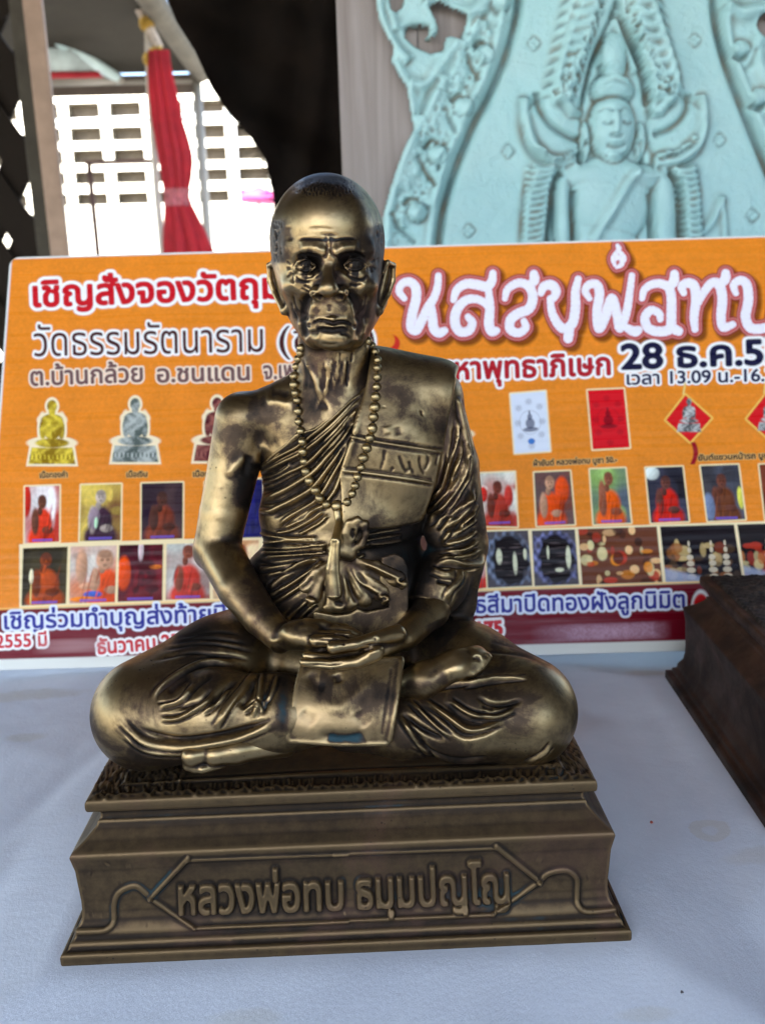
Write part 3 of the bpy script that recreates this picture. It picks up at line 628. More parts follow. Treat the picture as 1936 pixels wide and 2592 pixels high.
# --- flat plate of cloth standing behind the hands
PL = [(793, 1546), (850, 1556), (884, 1552), (905, 1540), (925, 1548), (985, 1536), (960, 1470), (965, 1410), (1000, 1400), (1022, 1412), (1033, 1440), (1034, 1540), (1010, 1612), (960, 1640), (800, 1640)]
pn = np.array([0, -1, .12]); pn /= np.linalg.norm(pn)
def f_plate(P):
    px, py = proj(P); c = V3(C(920, 1560, -1.30))
    return smax(np.abs((P-c)@V3(pn)+f32(.03)*np.sin(P[:, 0]*f32(2.2)))-f32(.055), poly2d(px, py, PL)/f32(86), .04)
pV, pf, pN = sculpt(f_plate, [-1.6, -2.6, 5.2], [2.6, -.8, 10.2], .04)
finish('lap_cloth', pV, pf, pN, None, statue, M_BR, curv=.6)

# --- square of cloth hanging over the crossed shins
AP = [(764, 1672), (1018, 1660), (1024, 1668), (1012, 1760), (1000, 1830), (994, 1876), (982, 1888), (860, 1890), (728, 1880), (721, 1872), (735, 1800), (748, 1730)]
c0, c1 = C(888, 1675, -2.95), C(858, 1880, -3.95)
def f_apron(P):
    px, py = proj(P)
    t = np.clip((P[:, 2]-f32(c1[2]))/f32(c0[2]-c1[2]), -.2, 1.2)
    yy = f32(c1[1])+(f32(c0[1]-c1[1]))*(t**2*.55+t*.45) - f32(.16)*np.sin(np.clip(t, 0, 1)*f32(3.1)) + f32(.04)*(P[:, 0]**2)*f32(.5)
    return smax(np.abs(P[:, 1]-yy)*f32(.85)-f32(.065), poly2d(px, py, AP)/f32(87), .05)
LA = Layer(690, 1640, 1060, 1920)
LA.many((0, 0), 1, [("766,1676 750,1730 737,1800 725,1872", 7, .035), ("1016,1668 1006,1760 995,1830 986,1878", 9, .04), ("728,1876 860,1884 982,1882", 7, .035), ("990,1690 978,1780 966,1860", 5, -.02)], 7, .03, t0=.02, t1=.02)
LA.many((0, 0), 1, [("780,1700 800,1730 830,1745", 22, -.05), ("850,1705 860,1730", 14, -.05), ("800,1760 850,1790 900,1760 960,1700", 26, .04), ("800,1860 870,1868 930,1858", 16, -.06), ("760,1800 800,1830", 24, -.03), ("900,1800 930,1840", 24, -.03)], 10, .03)
aV, af, aN = sculpt(f_apron, [-3.0, -4.8, 4.3], [1.9, -2.3, 8.2], .042)
apron, APV, APf = finish('apron_cloth', aV, af, aN, LA, statue, M_SASH)

# --- prayer beads, laid on the chest by casting from the front
trees = [BVHTree.FromPolygons([tuple(v) for v in V], [tuple(map(int, q)) for f in fl for q in f]) for V, fl in ((RV, Rf), (SV, Sf), (BV, Bf), (KV, Kf))]
def surf(px, py, lst=(0, 1, 2), default=-.3):
    d = ray(px, py); d = Vector(d/np.linalg.norm(d)); best = None
    for i in lst:
        h = trees[i].ray_cast(Vector(CAM), d)
        if h[0] is not None and (best is None or h[3] < best[3]): best = h
    if best is None: p = C(px, py, default); return Vector(p), Vector((0, -1, 0))
    return best[0], best[1]
BEADS = [(745, 95), (735, 155), (712, 225), (690, 312), (665, 420), (665, 525), (680, 620), (700, 705), (710, 830), (716, 950), (740, 1060), (760, 1182), (765, 1300), (780, 1412), (802, 1530), (842, 1640), (915, 1745), (962, 1842), (1040, 1912), (1160, 1930),
         (1280, 1884), (1338, 1785), (1372, 1695), (1400, 1592), (1440, 1482), (1466, 1370), (1506, 1257), (1545, 1140), (1572, 1028), (1586, 895), (1602, 780), (1610, 662), (1622, 545), (1628, 435), (1628, 325), (1630, 235), (1600, 140), (1565, 70), (1520, 15)]
def bead_mesh(r):
    bm = bmesh.new(); bmesh.ops.create_uvsphere(bm, u_segments=20, v_segments=14, radius=r*.01)
    for f in bm.faces: f.smooth = True
    me = bpy.data.meshes.new('bead'); bm.to_mesh(me); bm.free(); attr(me, 'wear', [.72]*len(me.vertices)); return me
bm_small, bm_mid, bm_big = bead_mesh(.132), bead_mesh(.153), bead_mesh(.185)
M_BEAD = bronze('bead_bronze', bright=(.34, .255, .125), mid=(.14, .10, .052), dark=(.02, .015, .010), wear_bias=-.04, rough=.29)
for m in (bm_small, bm_mid, bm_big): m.materials.append(M_BEAD)
bpts = []
for i, (x, y) in enumerate(BEADS):
    px, py = 600+x*.218, 860+y*.218
    h, n = surf(px, py)
    me = bm_big if i == 19 else (bm_mid if 25 <= i <= 31 or 14 <= i <= 17 else bm_small)
    r = .165 if i == 19 else (.128 if me is bm_mid else .106)
    d = Vector(CAM)-h; d.normalize()
    p = h+d*r*.55; bpts.append(np.array(p))
    o = link('bead', me, statue); o.location = p*.01; o.rotation_euler = tuple(rng.uniform(0, 3, 3)); o.scale = tuple(rng.uniform(.93, 1.07, 3))
cord = tube('bead_cord', np.array(bpts), .045, statue, M_BR)
# --- tassel
def f_tassel(P):
    y0 = surf(853, 1300)[0][1]-.14; y1 = -1.62
    d = chain(P, [C(855, 1296, y0), C(858, 1322, y0-.15), C(850, 1372, y1), C(842, 1440, y1-.05), C(846, 1500, y1-.10)], (.13, .10, .15, .19, .24), .06, (1, 1, 1))
    d = smin(d, cap(P, C(838, 1440, y1), C(828, 1480, y1), .09, .09), .05)
    return d
LT = Layer(800, 1270, 900, 1540)
LT.many((0, 0), 1, [(f"{846+i*2.0},1360 {843+i*2.6},1420 {842+i*4.4},1510", 3.2, -.035) for i in range(-4, 5)], t0=.1, t1=.02)
tV, tf, tN = sculpt(f_tassel, [-.9, -2.3, 7.4], [1.2, -.2, 12.0], .026)
finish('tassel', tV, tf, tN, LT, statue, M_BEAD, wear0=.6)
# ---------------------------------------------------------------- lettering as a raster, taken from the built-in typeface
TEXTS = {}
def raster(body, res=90):
    """letter shapes filled by the non-zero winding rule (the typeface has overlapping outlines)"""
    if body in TEXTS: return TEXTS[body]
    c = bpy.data.curves.new('lettering', 'FONT'); c.body = body; c.size = 1; c.resolution_u = 5
    o = bpy.data.objects.new('lettering', c); COL.objects.link(o); bpy.context.view_layer.update()
    cu = o.to_curve(bpy.context.evaluated_depsgraph_get()); polys = []
    for sp in cu.splines:
        P = []
        if sp.type == 'BEZIER':
            bp = list(sp.bezier_points); n = len(bp)
            for i in range(n):
                p0, p3 = bp[i], bp[(i+1) % n]; q = [np.array(v[:2]) for v in (p0.co, p0.handle_right, p3.handle_left, p3.co)]
                for t in np.linspace(0, 1, 7)[:-1]: P.append(q[0]*(1-t)**3+3*q[1]*t*(1-t)**2+3*q[2]*t*t*(1-t)+q[3]*t**3)
        else: P = [np.array(v.co[:2]) for v in sp.points]
        polys.append(np.array(P))
    o.to_curve_clear(); bpy.data.objects.remove(o); bpy.data.curves.remove(c)
    pad = 24; al = np.vstack(polys); x0, x1 = al[:, 0].min(), al[:, 0].max(); ya, yb = -.5, 1.15; ss = 3
    W = int((x1-x0)*res)+2*pad; H = int((yb-ya)*res)+2*pad; D = np.zeros((H*ss, W*ss+2), np.int16)
    for P in polys:
        X = ((P[:, 0]-x0)*res+pad)*ss; Y = ((P[:, 1]-ya)*res+pad)*ss
        for i in range(len(P)):
            xa, ya_, xb, yb_ = X[i-1], Y[i-1], X[i], Y[i]
            if ya_ == yb_: continue
            sgn = 1 if yb_ > ya_ else -1; lo_, hi_ = (ya_, yb_) if sgn > 0 else (yb_, ya_)
            r = np.arange(max(0, math.ceil(lo_-.5)), min(H*ss-1, math.ceil(hi_-.5)-1)+1)
            if not len(r): continue
            xx = xa+(r+.5-ya_)*(xb-xa)/(yb_-ya_); np.add.at(D, (r, np.clip(np.ceil(xx-.5).astype(int), 0, W*ss)), sgn)
    M = (np.cumsum(D, axis=1)[:, :W*ss] != 0).astype(f32).reshape(H, ss, W, ss).mean((1, 3))
    TEXTS[body] = dict(A=M, x0=float(x0), x1=float(x1), ya=ya, res=res, pad=pad); return TEXTS[body]
def dilate(A, r):
    out = A.copy(); R = int(math.ceil(r))
    for dy in range(-R, R+1):
        for dx in range(-R, R+1):
            if dx*dx+dy*dy > r*r+.3 or (dx == 0 and dy == 0): continue
            s = np.zeros_like(A); H, W = A.shape
            s[max(0, dy):H+min(0, dy), max(0, dx):W+min(0, dx)] = A[max(0, -dy):H-max(0, dy), max(0, -dx):W-max(0, dx)]
            np.maximum(out, s, out)
    return out
def blur(A, n):
    for _ in range(n):
        for ax in (0, 1): A = (np.roll(A, 1, ax)+2*A+np.roll(A, -1, ax))/4
    return A
def sample(T, A, px, py, Lp, Rp, h, shear=0.0):
    """coverage of raster A at photo points; Lp/Rp = ends of the base line, h = height of a consonant, all in pixels"""
    Lp, Rp = np.array(Lp, float), np.array(Rp, float); e = Rp-Lp; ln = np.linalg.norm(e); e /= ln; n = np.array([e[1], -e[0]])
    u = (px-Lp[0])*e[0]+(py-Lp[1])*e[1]; v = (px-Lp[0])*n[0]+(py-Lp[1])*n[1]
    u = u-shear*v
    x = u/ln*(T['x1']-T['x0'])*T['res']+T['pad']; y = (v/h*.558-T['ya'])*T['res']+T['pad']
    H, W = A.shape; ins = (x > 0) & (x < W-1.01) & (y > 0) & (y < H-1.01)
    x = np.clip(x, 0, W-1.01); y = np.clip(y, 0, H-1.01); i, j = x.astype(int), y.astype(int); a, b = x-i, y-j
    return np.where(ins, A[j, i]*(1-a)*(1-b)+A[j, i+1]*a*(1-b)+A[j+1, i]*(1-a)*b+A[j+1, i+1]*a*b, 0)

# ---------------------------------------------------------------- the pedestal
PROF = [(.02, 0), (0, .03), (.0, .30), (.03, .34), (.17, .36), (.19, .40), (.20, .50), (.235, .535), (.30, .56), (.33, .60), (.35, .74), (.40, .84), (.50, 1.0), (.54, 1.25), (.545, 1.6), (.52, 2.1), (.50, 2.55), (.43, 2.95), (.415, 3.03), (.43, 3.075),
        (.47, 3.10), (.75, 3.30), (.98, 3.52), (1.05, 3.62), (1.05, 3.70), (1.13, 3.73), (1.14, 3.92), (1.05, 3.99), (.95, 4.05), (.875, 4.08), (.845, 4.14), (.835, 4.26), (.845, 4.38), (.875, 4.435), (.93, 4.443), (1.6, 4.435), (1.66, 4.47), (1.73, 4.47), (1.79, 4.44), (1.9, 4.425), (3.2, 4.425)]
LP_ = Layer(130, 1880, 1640, 2470); LP_.S = 2.0
Z5 = ((130, 1900), .454); Z6 = ((850, 1900), .4843)
fl_ = dict(flat=True)
LP_.many(*Z5, [("557,818 762,598", 11, .075), ("550,820 800,990", 10, .055), ("800,990 1652,955", 8, .04), ("762,612 1652,580", 7, .035),
    ("150,1008 240,1005 310,995 350,950 352,860 372,800 420,765 480,757 550,812", 13, .06)], **fl_)
LP_.many(*Z6, [("-10,543 830,512", 7, .035), ("838,500 1062,682", 12, .07), ("1062,682 822,852", 11, .06), ("-10,890 822,858", 8, .04), ("1062,682 1110,640 1200,625 1255,665 1258,740 1262,800 1300,838 1380,838 1480,825", 12, .06)], **fl_)
zz = []
for i in range(150):
    t = i/149; zz.append((232+t*1264, 2016-53*t+(4.5*math.sin(i*1.9)+rng.uniform(-4, 4))*(1 if i % 3 else .2)))
for i in range(0, 150, 6): LP_.stroke(zz[i:i+7], 5, .055, .02, .02)
for i in range(170):
    t = rng.uniform(0, 1); x = 232+t*1264; y = 2011-53*t; l = rng.uniform(10, 24)
    LP_.stroke([(x, y), (x+rng.uniform(-4, 4), y-l)], 4, rng.choice([-.03, .03]), .1, .4)
LP_.many((0, 0), 1, [("300,1986 600,1970 880,1953 1200,1940 1432,1932", 5, .03), ("330,1978 880,1946 1420,1925", 4, -.03)], t0=.02, t1=.02)
for i in range(260):
    x = rng.uniform(235, 470); y = rng.uniform(1900, 2005)
    LP_.stroke([(x, y), (x+rng.uniform(-7, 7), y-rng.uniform(6, 16))], 4, rng.choice([-.03, .03]), .2, .2)
    x = rng.uniform(1350, 1500); y = rng.uniform(1860, 1950)
    LP_.stroke([(x, y), (x+rng.uniform(-12, 12), y-rng.uniform(2, 8))], 4, rng.choice([-.025, .025]), .2, .2)
for i in range(60):
    x = rng.uniform(180, 1560); y = rng.uniform(2180, 2390)
    LP_.stroke([(x, y), (x+rng.uniform(-20, 20), y+rng.uniform(-8, 8))], 10, rng.uniform(-.008, .008), .2, .2)
def letter_relief(px, py):
    out = np.zeros(px.shape)
    for body, Lp, Rp, h in (("หลวงพ่อทบ", (457, 2311), (869, 2299), 70), ("ธมฺมปญฺโญ", (906, 2297), (1288, 2281), 72)):
        T = raster(body); m = (py > 2140) & (py < 2340)
        if 'rel' not in T:
            b = blur(dilate(T['A'], 3.6), 4); T['rel'] = b*b*(3-2*b)
        v = np.zeros(px.shape); v[m] = sample(T, T['rel'], px[m], py[m], Lp, Rp, h); out = np.maximum(out, v)
    return out
def pedestal(name, parent, mat, W2=7.75, D2=5.14, nx=640, detail=True, k=1.0):
    prof = []
    for (s0, z0), (s1, z1) in zip(PROF[:-1], PROF[1:]):
        L = math.hypot(s1-s0, z1-z0); n = max(1, int(L/(.028 if detail else .05)))
        for i in range(n): prof.append((s0+(s1-s0)*i/n, z0+(z1-z0)*i/n))
    prof.append(PROF[-1]); prof = np.array(prof)
    if detail:                                           # soften the profile slightly
        for _ in range(2): prof[1:-1] = .5*prof[1:-1]+.25*(prof[:-2]+prof[2:])
    fx = np.linspace(-1, 1, nx+1)
    per = [(x, -1) for x in fx]+[(1, y) for y in np.linspace(-1, 1, 60)[1:]]+[(x, 1) for x in np.linspace(1, -1, 30)[1:]]+[(-1, y) for y in np.linspace(1, -1, 60)[1:-1]]
    per = np.array(per); m = len(per); V = []
    for s, z in prof: V.append(np.column_stack([per[:, 0]*(W2-s), per[:, 1]*(D2-s), np.full(m, z)]))
    V = np.vstack(V); n = len(prof)
    i = np.arange(n-1)[:, None]*m; j = np.arange(m)[None]; j2 = (j+1) % m
    Q = np.stack([i+j, i+j2, i+m+j2, i+m+j], -1).reshape(-1, 4)
    c = len(V); V = np.vstack([V, [[0, 0, prof[-1][1]]]]); t = (n-1)*m
    T = np.stack([np.full(m, c), t+np.arange(m), t+(np.arange(m)+1) % m], -1)
    fl = [Q, T]; N = vnormals(V, fl)
    if detail:
        px, py = proj(V); vd = CAM-V; vd /= np.linalg.norm(vd, axis=1, keepdims=True)
        w = np.clip(np.sum(N*vd, axis=1)/.15, 0, 1)*np.clip((W2-.02-np.abs(V[:, 0]))/.05, 0, 1)*(V[:, 1] < 0)
        d = LP_.at(px, py)+letter_relief(px, py)*.13*(V[:, 1] < -D2+1.0)
        hexin = np.clip(-poly2d(px, py, [(385, 2272), (478, 2180), (1250, 2148), (1362, 2230), (1246, 2312), (490, 2350)])/6, 0, 1)*(V[:, 1] < -D2+1)
        V = V+N*((d-.02*hexin)*w)[:, None]
    V = V+N*(blurnoise(V)*.0008)[:, None]
    N2 = vnormals(V, fl); S = V
    for _ in range(8): S = S+.6*(neigh_avg(V, fl, S)-S)
    wear = (.48+.42*np.tanh(np.sum((V-S)*N2, axis=1)/.006)+.22*letter_relief(px, py)*(V[:, 1] < -D2+1.0)) if detail else np.full(len(V), .5)
    if not detail:
        V = V*k
    me = mesh_np(name, V, fl); attr(me, 'wear', wear)
    return link(name, me, parent, mat)
def blurnoise(V):
    return (np.sin(V[:, 0]*5.1+V[:, 2]*3)*np.sin(V[:, 2]*7.3+V[:, 1]*2)+np.sin(V[:, 0]*11+V[:, 1]*4.4+V[:, 2]*6.1)*.6)
pedestal('pedestal', statue, M_BASE)
ang = math.radians(-3.85); k2 = 1.18; corner = np.array([14.46, 11.52]); lc = np.array([-7.75*k2, 5.14*k2])
cc = corner-np.array([math.cos(ang)*lc[0]-math.sin(ang)*lc[1], math.sin(ang)*lc[0]+math.cos(ang)*lc[1]])
other = empty('bronze_pedestal', (cc[0], cc[1], 0), label='dark brown pedestal of a second statue cut off by the right edge of the photo', cat='pedestal')
other.rotation_euler.z = ang
pedestal('moulded_base', other, M_BASE2, nx=60, detail=False, k=k2)
# rough mat with a frilled edge, lying on the second pedestal
gx, gy = np.meshgrid(np.linspace(-1, 1, 150), np.linspace(-1, 1, 100)); hx, hy = (7.75-1.0)*k2, (5.14-1.0)*k2
zz_ = 4.47*k2+.06*np.abs(np.sin(gx*46+2*np.sin(gy*30)))*np.abs(np.sin(gy*37+2*np.sin(gx*21)))+rng.uniform(0, .05, gx.shape)
edge = np.maximum(np.abs(gx), np.abs(gy)) > .985; zz_[edge] = 4.40*k2
Vm = np.column_stack([(gx*hx).ravel(), (gy*hy).ravel(), zz_.ravel()]); ii = np.arange(99)[:, None]*150+np.arange(149)[None]
me = mesh_np('seat_mat', Vm, [np.stack([ii, ii+1, ii+151, ii+150], -1).reshape(-1, 4)]); attr(me, 'wear', rng.uniform(0, .5, len(Vm)))
link('seat_mat', me, other, bronze('mat_bronze', bright=(.09, .075, .06), mid=(.045, .04, .035), dark=(.02, .02, .018), rough=.55, dull=1))

# ---------------------------------------------------------------- the poster board
PA = np.array([-17.49, 15.29, 0.02]); PB = np.array([11.74, 14.58, 0.02]); PE = (PB-PA)/np.linalg.norm(PB-PA)
PNb = np.array([-PE[1], PE[0], 0]); th = math.radians(26); PU = np.array([0, 0, 1])*math.cos(th)+PNb*math.sin(th); PN = np.cross(PE, PU)   # PN points to the camera
U0, U1, H1 = -.95, 46.0, 22.48
board = empty('poster_board', tuple(PA), label='orange printed temple poster board with Thai lettering, propped up behind the statue', cat='poster')
M3 = Matrix(((PE[0], PU[0], PN[0]), (PE[1], PU[1], PN[1]), (PE[2], PU[2], PN[2]))).to_4x4(); M3.translation = Vector(PA)*.01; board.matrix_world = M3
def at_plane(px, py):
    d = ray(px, py); s = ((PA-CAM)@PN)/(d@PN); p = CAM+d*s; return (p-PA)@PE, (p-PA)@PU
R_ = 62; nxp, nyp = int((U1-U0)*R_), int(H1*R_)
uu, vv = np.meshgrid(U0+(np.arange(nxp)+.5)/R_, (np.arange(nyp)+.5)/R_)
PP = (PA+uu[..., None]*PE+vv[..., None]*PU).astype(f32); PX, PY = proj(PP.reshape(-1, 3)); PX = PX.reshape(uu.shape); PY = PY.reshape(uu.shape)
def vnoise(shape, cell, seed):
    r = np.random.default_rng(seed); g = r.uniform(-1, 1, (shape[0]//cell+3, shape[1]//cell+3)).astype(f32)
    y = np.arange(shape[0])/cell; x = np.arange(shape[1])/cell; j, i = y.astype(int), x.astype(int); b, a = (y-j)[:, None], (x-i)[None]
    a = a*a*(3-2*a); b = b*b*(3-2*b)
    return g[np.ix_(j, i)]*(1-a)*(1-b)+g[np.ix_(j, i+1)]*a*(1-b)+g[np.ix_(j+1, i)]*(1-a)*b+g[np.ix_(j+1, i+1)]*a*b
SH = uu.shape; NZ = vnoise(SH, 5, 1)*.5+vnoise(SH, 13, 2)*.3+vnoise(SH, 60, 3)*.4; NF = np.random.default_rng(5).normal(0, 1, SH).astype(f32)
IMG = np.zeros(SH+(3,), f32)
def s2(r, g, b): return np.array([((c/255)**2.2) for c in (r, g, b)], f32)
IMG[:] = s2(230, 134, 44); IMG *= (1+.11*NZ+.04*NF)[..., None]; IMG[..., 0] *= 1+.02*NZ
def win(x0, y0, x1, y1, pad=0):
    m = (PX > x0-pad) & (PX < x1+pad) & (PY > y0-pad) & (PY < y1+pad)
    js = np.flatnonzero(m.any(1)); is_ = np.flatnonzero(m.any(0))
    if not len(js): return None
    return slice(js[0], js[-1]+1), slice(is_[0], is_[-1]+1)
def over(w, a, col):
    a = np.clip(a, 0, 1)[..., None]; IMG[w] = IMG[w]*(1-a)+np.asarray(col, f32)*a
def sm(d, s=1.5): return np.clip(.5-d/(2*s), 0, 1)
def text(body, Lp, Rp, h, col, bold=2, halo=0, hcol=(1, 1, 1), shear=0, sh=None, hs=1.2):
    T = raster(body); x0, x1 = min(Lp[0], Rp[0]), max(Lp[0], Rp[0]); y0, y1 = min(Lp[1], Rp[1]), max(Lp[1], Rp[1])
    w = win(x0-25, y0-h*2.1-20, x1+40, y1+h*.9+20)
    if w is None: return
    X, Y = PX[w], PY[w]; q = T['res']*.558/h; bold = bold*.75*q        # raster pixels per photo pixel; bold and halo are photo pixels
    if sh: over(w, sample(T, blur(dilate(T['A'], bold+halo*q*.8), 8), X-sh[0], Y-sh[1], Lp, Rp, h, shear)*sh[3], sh[2])
    if halo: over(w, sample(T, blur(dilate(T['A'], bold+halo*q), 3), X, Y, Lp, Rp, h, shear)*1.3, hcol)
    over(w, sample(T, blur(dilate(T['A'], bold) if bold else T['A'], 1), X, Y, Lp, Rp, h, shear)*hs, col)
WH = s2(245, 243, 240); RED = s2(200, 32, 42); NAVY = s2(38, 36, 92)
text("เชิญสั่งจองวัตถุมงคล", (88, 776), (870, 748), 50, RED, 4.5, 8, WH)
text("วัดธรรมรัตนาราม", (88, 902), (667, 890), 58, s2(70, 30, 30), .8, 6, WH)
text("(ขาม)", (708, 890), (948, 884), 52, s2(70, 30, 30), .6, 5, WH)
text("ต.บ้านกล้วย", (80, 976), (362, 966), 35, s2(110, 80, 80), 2, 4.5, s2(240, 215, 190))
text("อ.ชนแดน", (400, 968), (632, 962), 34, s2(110, 80, 80), 2, 4.5, s2(240, 215, 190))
text("จ.เพชรบูรณ์", (668, 960), (900, 954), 34, s2(110, 80, 80), 2, 4.5, s2(240, 215, 190))
GL = ["122,262 100,232 112,200 145,192 170,215 172,262 158,320 150,380 172,396 198,350 222,300 246,262 262,215 266,165|232,275 240,330 246,385 268,408 292,398",
      "330,268 345,225 385,200 435,205 470,212 492,190 497,155|478,215 484,300 480,370 492,402 512,398|480,300 440,268 385,268 345,310 336,365 358,402 395,398 410,365 392,340",
      "548,262 560,222 605,196 648,210 666,255 650,305 605,325 572,352 570,392 605,408 636,385 628,358|648,210 672,185 670,158",
      "700,240 712,212 745,205 765,232 752,262|738,262 750,330 790,388 832,370 846,300 846,235 858,180|822,380 815,432",
      "905,262 888,232 902,205 935,202 948,240 938,320 946,388 972,340 1000,262 1022,330 1034,388 1060,330 1074,250 1085,165|1060,385 1095,402 1112,396",
      "1128,262 1140,222 1180,200 1225,205 1250,240 1252,330 1246,390 1200,402 1155,388 1140,345 1165,312 1200,325 1205,350|1240,215 1262,190 1265,158|1246,385 1282,400",
      "1305,240 1296,212 1322,196 1350,212 1356,270 1348,340 1352,392|1356,300 1392,232 1425,196 1455,205 1468,262 1462,340 1472,385 1512,372|1455,205 1480,180 1482,155",
      "1525,240 1516,205 1545,185 1572,205 1578,270 1566,340 1590,388 1650,386 1680,360 1690,270 1692,150"]
TONE = "1020,130 1042,118 1040,95 1022,88 1008,105|1012,120 1006,90 1030,55 1024,38|1035,120 1052,95 1040,70"
wb = win(965, 600, 1936, 900); Xb, Yb = PX[wb], PY[wb]; DF = np.full(Xb.shape, 1e9, f32)
def glyph(g, hw):
    for part in g.split('|'):
        v = [float(x) for x in part.replace(',', ' ').split()]; p = np.array([(950+v[i]*.5969, 600+v[i+1]*.5969) for i in range(0, len(v), 2)])
        q = np.vstack([2*p[0]-p[1], p, 2*p[-1]-p[-2]]); o_ = []
        for i in range(1, len(q)-2):
            for t in np.linspace(0, 1, 5)[:-1]: o_.append(.5*(2*q[i]+(q[i+1]-q[i-1])*t+(2*q[i-1]-5*q[i]+4*q[i+1]-q[i+2])*t*t+(-q[i-1]+3*q[i]-3*q[i+1]+q[i+2])*t**3))
        o_.append(p[-1]); o_ = np.array(o_); n_ = len(o_)
        m = (Xb > p[:, 0].min()-45) & (Xb < p[:, 0].max()+45); js = np.flatnonzero(m.any(0)); sl = (slice(None), slice(js[0], js[-1]+1)) if len(js) else None
        if sl is None: continue
        for i in range(n_-1):
            e = o_[i+1]-o_[i]; t = np.clip(((Xb[sl]-o_[i, 0])*e[0]+(Yb[sl]-o_[i, 1])*e[1])/(e@e+1e-9), 0, 1)
            k = (i+.5)/n_; w_ = hw*(.55+.45*math.sin(math.pi*min(1, max(0, k)))**.6)
            DF[sl] = np.minimum(DF[sl], np.hypot(Xb[sl]-o_[i, 0]-t*e[0], Yb[sl]-o_[i, 1]-t*e[1])-w_)
for g in GL: glyph(g, 12.5)
glyph(TONE, 6.5)
def shift(A_, dx, dy):
    r, c = int(dy*1.2), int(dx*1.2); o_ = np.full_like(A_, 1e9); o_[:-r, c:] = A_[r:, :-c]; return o_
over(wb, np.clip(.9-(shift(DF, 9, 11)-10)/9, 0, 1)*.75, s2(70, 26, 20))
over(wb, sm(DF-11.5, 1.5), s2(140, 38, 38)); over(wb, sm(DF-8.5, 1.5), s2(212, 140, 132)); over(wb, sm(DF-6, 1.5), s2(180, 62, 62)); over(wb, sm(DF-4, 1.2), s2(205, 110, 108)); over(wb, sm(DF-2.4, 1.2), s2(176, 44, 50)); over(wb, sm(DF-.4, 1.3), s2(240, 236, 244))
sw = np.sin(np.hypot((Xb % 46)-23, (Yb % 40)-20)*.55+np.arctan2((Yb % 40)-20, (Xb % 46)-23)); over(wb, sm(DF-5)*np.clip(sw*2-1.1, 0, 1)*sm(-DF-4, 3)*.35, s2(190, 70, 72))
text("มหาพุทธาภิเษก", (1108, 962), (1543, 948), 43, s2(175, 36, 46), 3.5, 6, WH)
text("28 ธ.ค.55", (1574, 934), (1982, 920), 50, s2(32, 32, 60), 4, 7, WH)
text("เวลา 13.09 น.-16.39 น.", (1586, 974), (2040, 962), 25, s2(42, 42, 70), 1.5, 4.5, WH)
for b_, l_, r_ in (("เนื้อทองคำ", (103, 1210), (172, 1208)), ("เนื้อเงิน", (322, 1208), (373, 1207)), ("เนื้อนวะ", (490, 1207), (548, 1206)), ("ผ้ายันต์ หลวงพ่อทบ บูชา 50.-", (1350, 1180), (1560, 1170)), ("ยันต์แขวนหน้ารถ บูชา 50.-", (1766, 1166), (1990, 1158)), ("พระบูชา 500.-", (1090, 1187), (1208, 1184))):
    text(b_, l_, r_, 11, s2(35, 28, 32), .9, 2.2, s2(215, 165, 100))
wr = win(940, 840, 1030, 910); X, Y = PX[wr], PY[wr]                    # red sickle flourish beside the head
over(wr, sm(np.maximum(np.hypot(X-990, Y-870)-22, -(np.hypot(X-978, Y-862)-21)), 1.5), s2(200, 50, 40))
# silhouettes of small seated figures on stepped seats
def figure(cx, by, w, h, cols, halo=True):
    W = win(cx-w, by-h-12, cx+w, by+12)
    if W is None: return
    X, Y = (PX[W]-cx)/w, (by-PY[W])/h
    def shape(gr):
        g = gr/w
        d = np.maximum(np.abs(X)-(.50-.10*Y*2), np.maximum(-Y, Y-.22))
        d = np.minimum(d, np.maximum(np.abs(X)-.42, np.abs(Y-.24)-.05))
        H_ = h/w; Yp = Y*H_
        d = np.maximum(np.abs(X)-(.50-.22*Y), np.maximum(-Yp, Yp-.30)); d = np.minimum(d, np.maximum(np.abs(X)-.44, np.abs(Yp-.30)-.05))
        for x_, y_, a_, b_ in ((0, .45, .36, .10), (0, .76, .20, .24), (0, .94, .235, .13), (-.20, .74, .07, .22), (.20, .74, .07, .22), (0, 1.12, .07, .10), (0, 1.24, .105, .13)): d = np.minimum(d, (np.hypot((X-x_)/a_, (Yp-y_)/b_)-1)*min(a_, b_))
        return np.clip(.5-(d-g)*w/2.5, 0, 1)
    if halo: over(W, shape(6), s2(245, 225, 185))
    tex = .45+.35*np.sin(X*9-Y*7)+.25*np.sin(X*23+np.sin(Y*17)*3)+.5*NZ[W]-.4*(np.abs(X-.02) < .03)*(Y < .5)
    tex = tex+np.where((Y < .24) & (np.abs(Y-.11) < .035), .5*np.sign(np.sin(X*70)), 0)
    c = cols[0][None, None]*(1-np.clip(tex, 0, 1))[..., None]+cols[1][None, None]*np.clip(tex, 0, 1)[..., None]
    a = shape(0)[..., None]; IMG[W] = IMG[W]*(1-a)+c*a
figure(133, 1175, 118, 162, (s2(140, 110, 20), s2(232, 205, 70))); figure(343, 1170, 118, 162, (s2(85, 95, 90), s2(180, 185, 178)))
figure(550, 1168, 118, 162, (s2(80, 25, 38), s2(150, 90, 80))); figure(1136, 1152, 118, 150, (s2(110, 60, 55), s2(170, 105, 90)))
